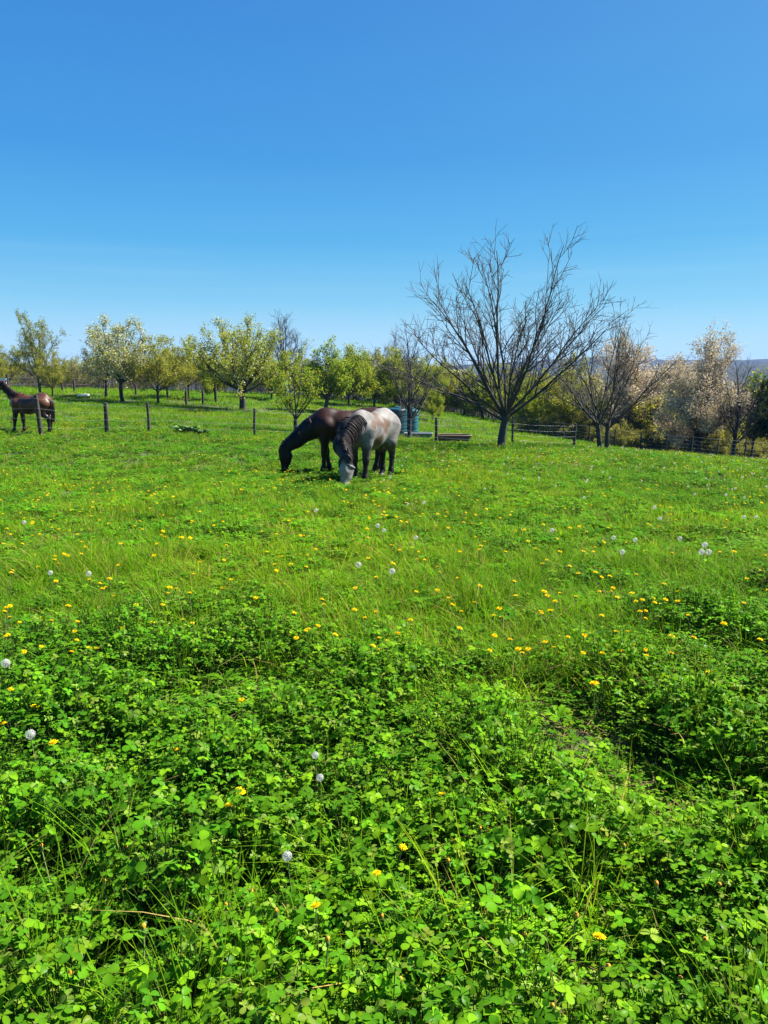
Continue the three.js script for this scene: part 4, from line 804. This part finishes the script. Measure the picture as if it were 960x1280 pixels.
  // the many smaller ones farther off
  const mg = heads.map((h) => h), far = field(701, 6, 34, 5.5, (x, z, q) => q() < .1 + .9 * clamp(.35 + noise(x * .45, z * .45, 56) * 2, 0, 1) ? { dy: .15 + .08 * q(), s: lerp(.5, .95, q()), c: [1, 1, 1], tx: (q() - .5) * .8, tz: (q() - .5) * .8 } : null);
  strew('distant_dandelions', 'countless tiny yellow dandelion heads dotting the farther meadow', mg, yellowMat, far);
  // seed heads
  const cg = [clockGeo(r), clockGeo(r)], core = new THREE.SphereGeometry(.005, 8, 6), coreMat = new THREE.MeshStandardMaterial({ color: rgb(.2, .16, .1), roughness: .9 });
  const cp = cg.map((g, k) => { const t = new THREE.Group(); t.name = 'dandelion_clock'; part('stem', stems[k], stemMat, t); part('seed_ball', g, fluffMat, t); part('core', core, coreMat, t); return tag(t, 'white dandelion seed head dotted among others in the meadow grass', 'dandelion clock', 'dandelion seed heads in the meadow'); });
  const clock = (px, py, s, label) => { const p = hit(px, py, .28), c = copy(cp[Math.floor(r() * 2)], label, [p.x, p.y, p.z], r() * 6.28, s * (py > 800 ? .7 : .85)); if (label) delete c.userData.group; else if (py < 612) { c.userData.label = 'small white seed head in the far grass before the bare trees'; c.userData.group = 'far dandelion seed heads'; } };
  [[38, 918, 1.15, 'grey round dandelion seed head nearest the left clover edge'], [7, 829, 1.3, 'large seed head at the very left frame edge'], [400, 972, .8, 'lower of two ragged seed heads in the middle clover'], [394, 944, .8, 'upper of two ragged seed heads in the middle clover'], [359, 1070, .9, 'blown pale seed head low in the clover'], [881, 681, 1.25, 'topmost of three white seed heads standing together'], [877, 690, 1.2, 'lower left of three white seed heads standing together'], [886, 690, 1.15, 'lower right of three white seed heads standing together'], [448, 706, 1.1, 'single white seed head left of the brownish grass patch'], [490, 714, 1.1, 'white seed head above the brownish grass patch'], [30, 653, 1.05, 'lone seed head in the left meadow grass']].forEach((a) => clock(...a));
  [[794, 675], [850, 673], [767, 672], [778, 690], [825, 648], [730, 622], [930, 646], [818, 634], [690, 663], [945, 646], [958, 608], [860, 608], [111, 717], [63, 716], [395, 638], [472, 657], [480, 663], [520, 672], [480, 600], [488, 597], [510, 630], [530, 628], [655, 598], [667, 584], [575, 575], [712, 572], [630, 580], [735, 571], [770, 574], [800, 580], [830, 585], [870, 590], [905, 586], [940, 592], [740, 583], [690, 578]].forEach(([x, y]) => clock(x, y, lerp(.85, 1.15, r())));
  strew('distant_seed_heads', 'tiny white seed heads speckling the far right meadow', cg, fluffMat, field(711, 12, 36, .7, (x, z, q) => q() < sstep(x + 3 * noise(x * .3, z * .3, 57), -4, 8) ? { dy: .17 + .06 * q(), s: lerp(.6, .95, q()), c: [1, 1, 1] } : null));
  // closed buds with an orange tip low in the clover
  const bud = new THREE.Group(); bud.name = 'dandelion_bud';
  part('stem', stems[2], stemMat, bud); part('calyx', new THREE.LatheGeometry([[.001, -.006], [.0055, -.004], [.006, .004], [.004, .012]].map(([a, b]) => new THREE.Vector2(a, b)), 8), calyxMat, bud);
  part('tip', new THREE.LatheGeometry([[.0045, .008], [.0065, .014], [.005, .019], [.001, .021]].map(([a, b]) => new THREE.Vector2(a, b)), 8), new THREE.MeshStandardMaterial({ color: rgb(.55, .25, .012), roughness: .8 }), bud);
  tag(bud, 'small closed orange tipped flower bud among the clover leaves', 'flower bud', 'closed orange buds in the clover');
  const BUDS = [[158, 1062], [52, 1062], [83, 1182], [88, 1222], [75, 1263], [260, 1120], [284, 1135], [307, 1197], [314, 1120], [226, 1203], [345, 1144], [253, 1258], [272, 1230], [190, 1242], [478, 1150], [720, 1150], [820, 1110], [655, 1172], [545, 1195], [620, 1200], [760, 1215], [690, 1262], [900, 1110], [850, 1230], [430, 1240], [560, 1080], [600, 1040], [230, 1022], [180, 1165], [130, 1105], [500, 1230], [330, 1060], [410, 1180], [940, 1220], [880, 1180], [780, 1060]];
  for (const [x, y] of BUDS) { const p = hit(x, y, .17), b = copy(bud, x < 480 ? 'small closed orange tipped bud in the left half of the clover' : 'small closed orange tipped bud in the right half of the clover', [p.x, p.y, p.z], r() * 6.28, lerp(.8, 1.2, r())); b.rotation.set((r() - .5) * .6, r() * 6, (r() - .5) * .6); b.userData.group = x < 480 ? 'buds in the left clover' : 'buds in the right clover'; }
}
scene.traverse((o) => { if (o.isMesh) { o.castShadow = true; o.receiveShadow = true; } });
renderer.setSize(768, 1024);
renderer.render(scene, camera);
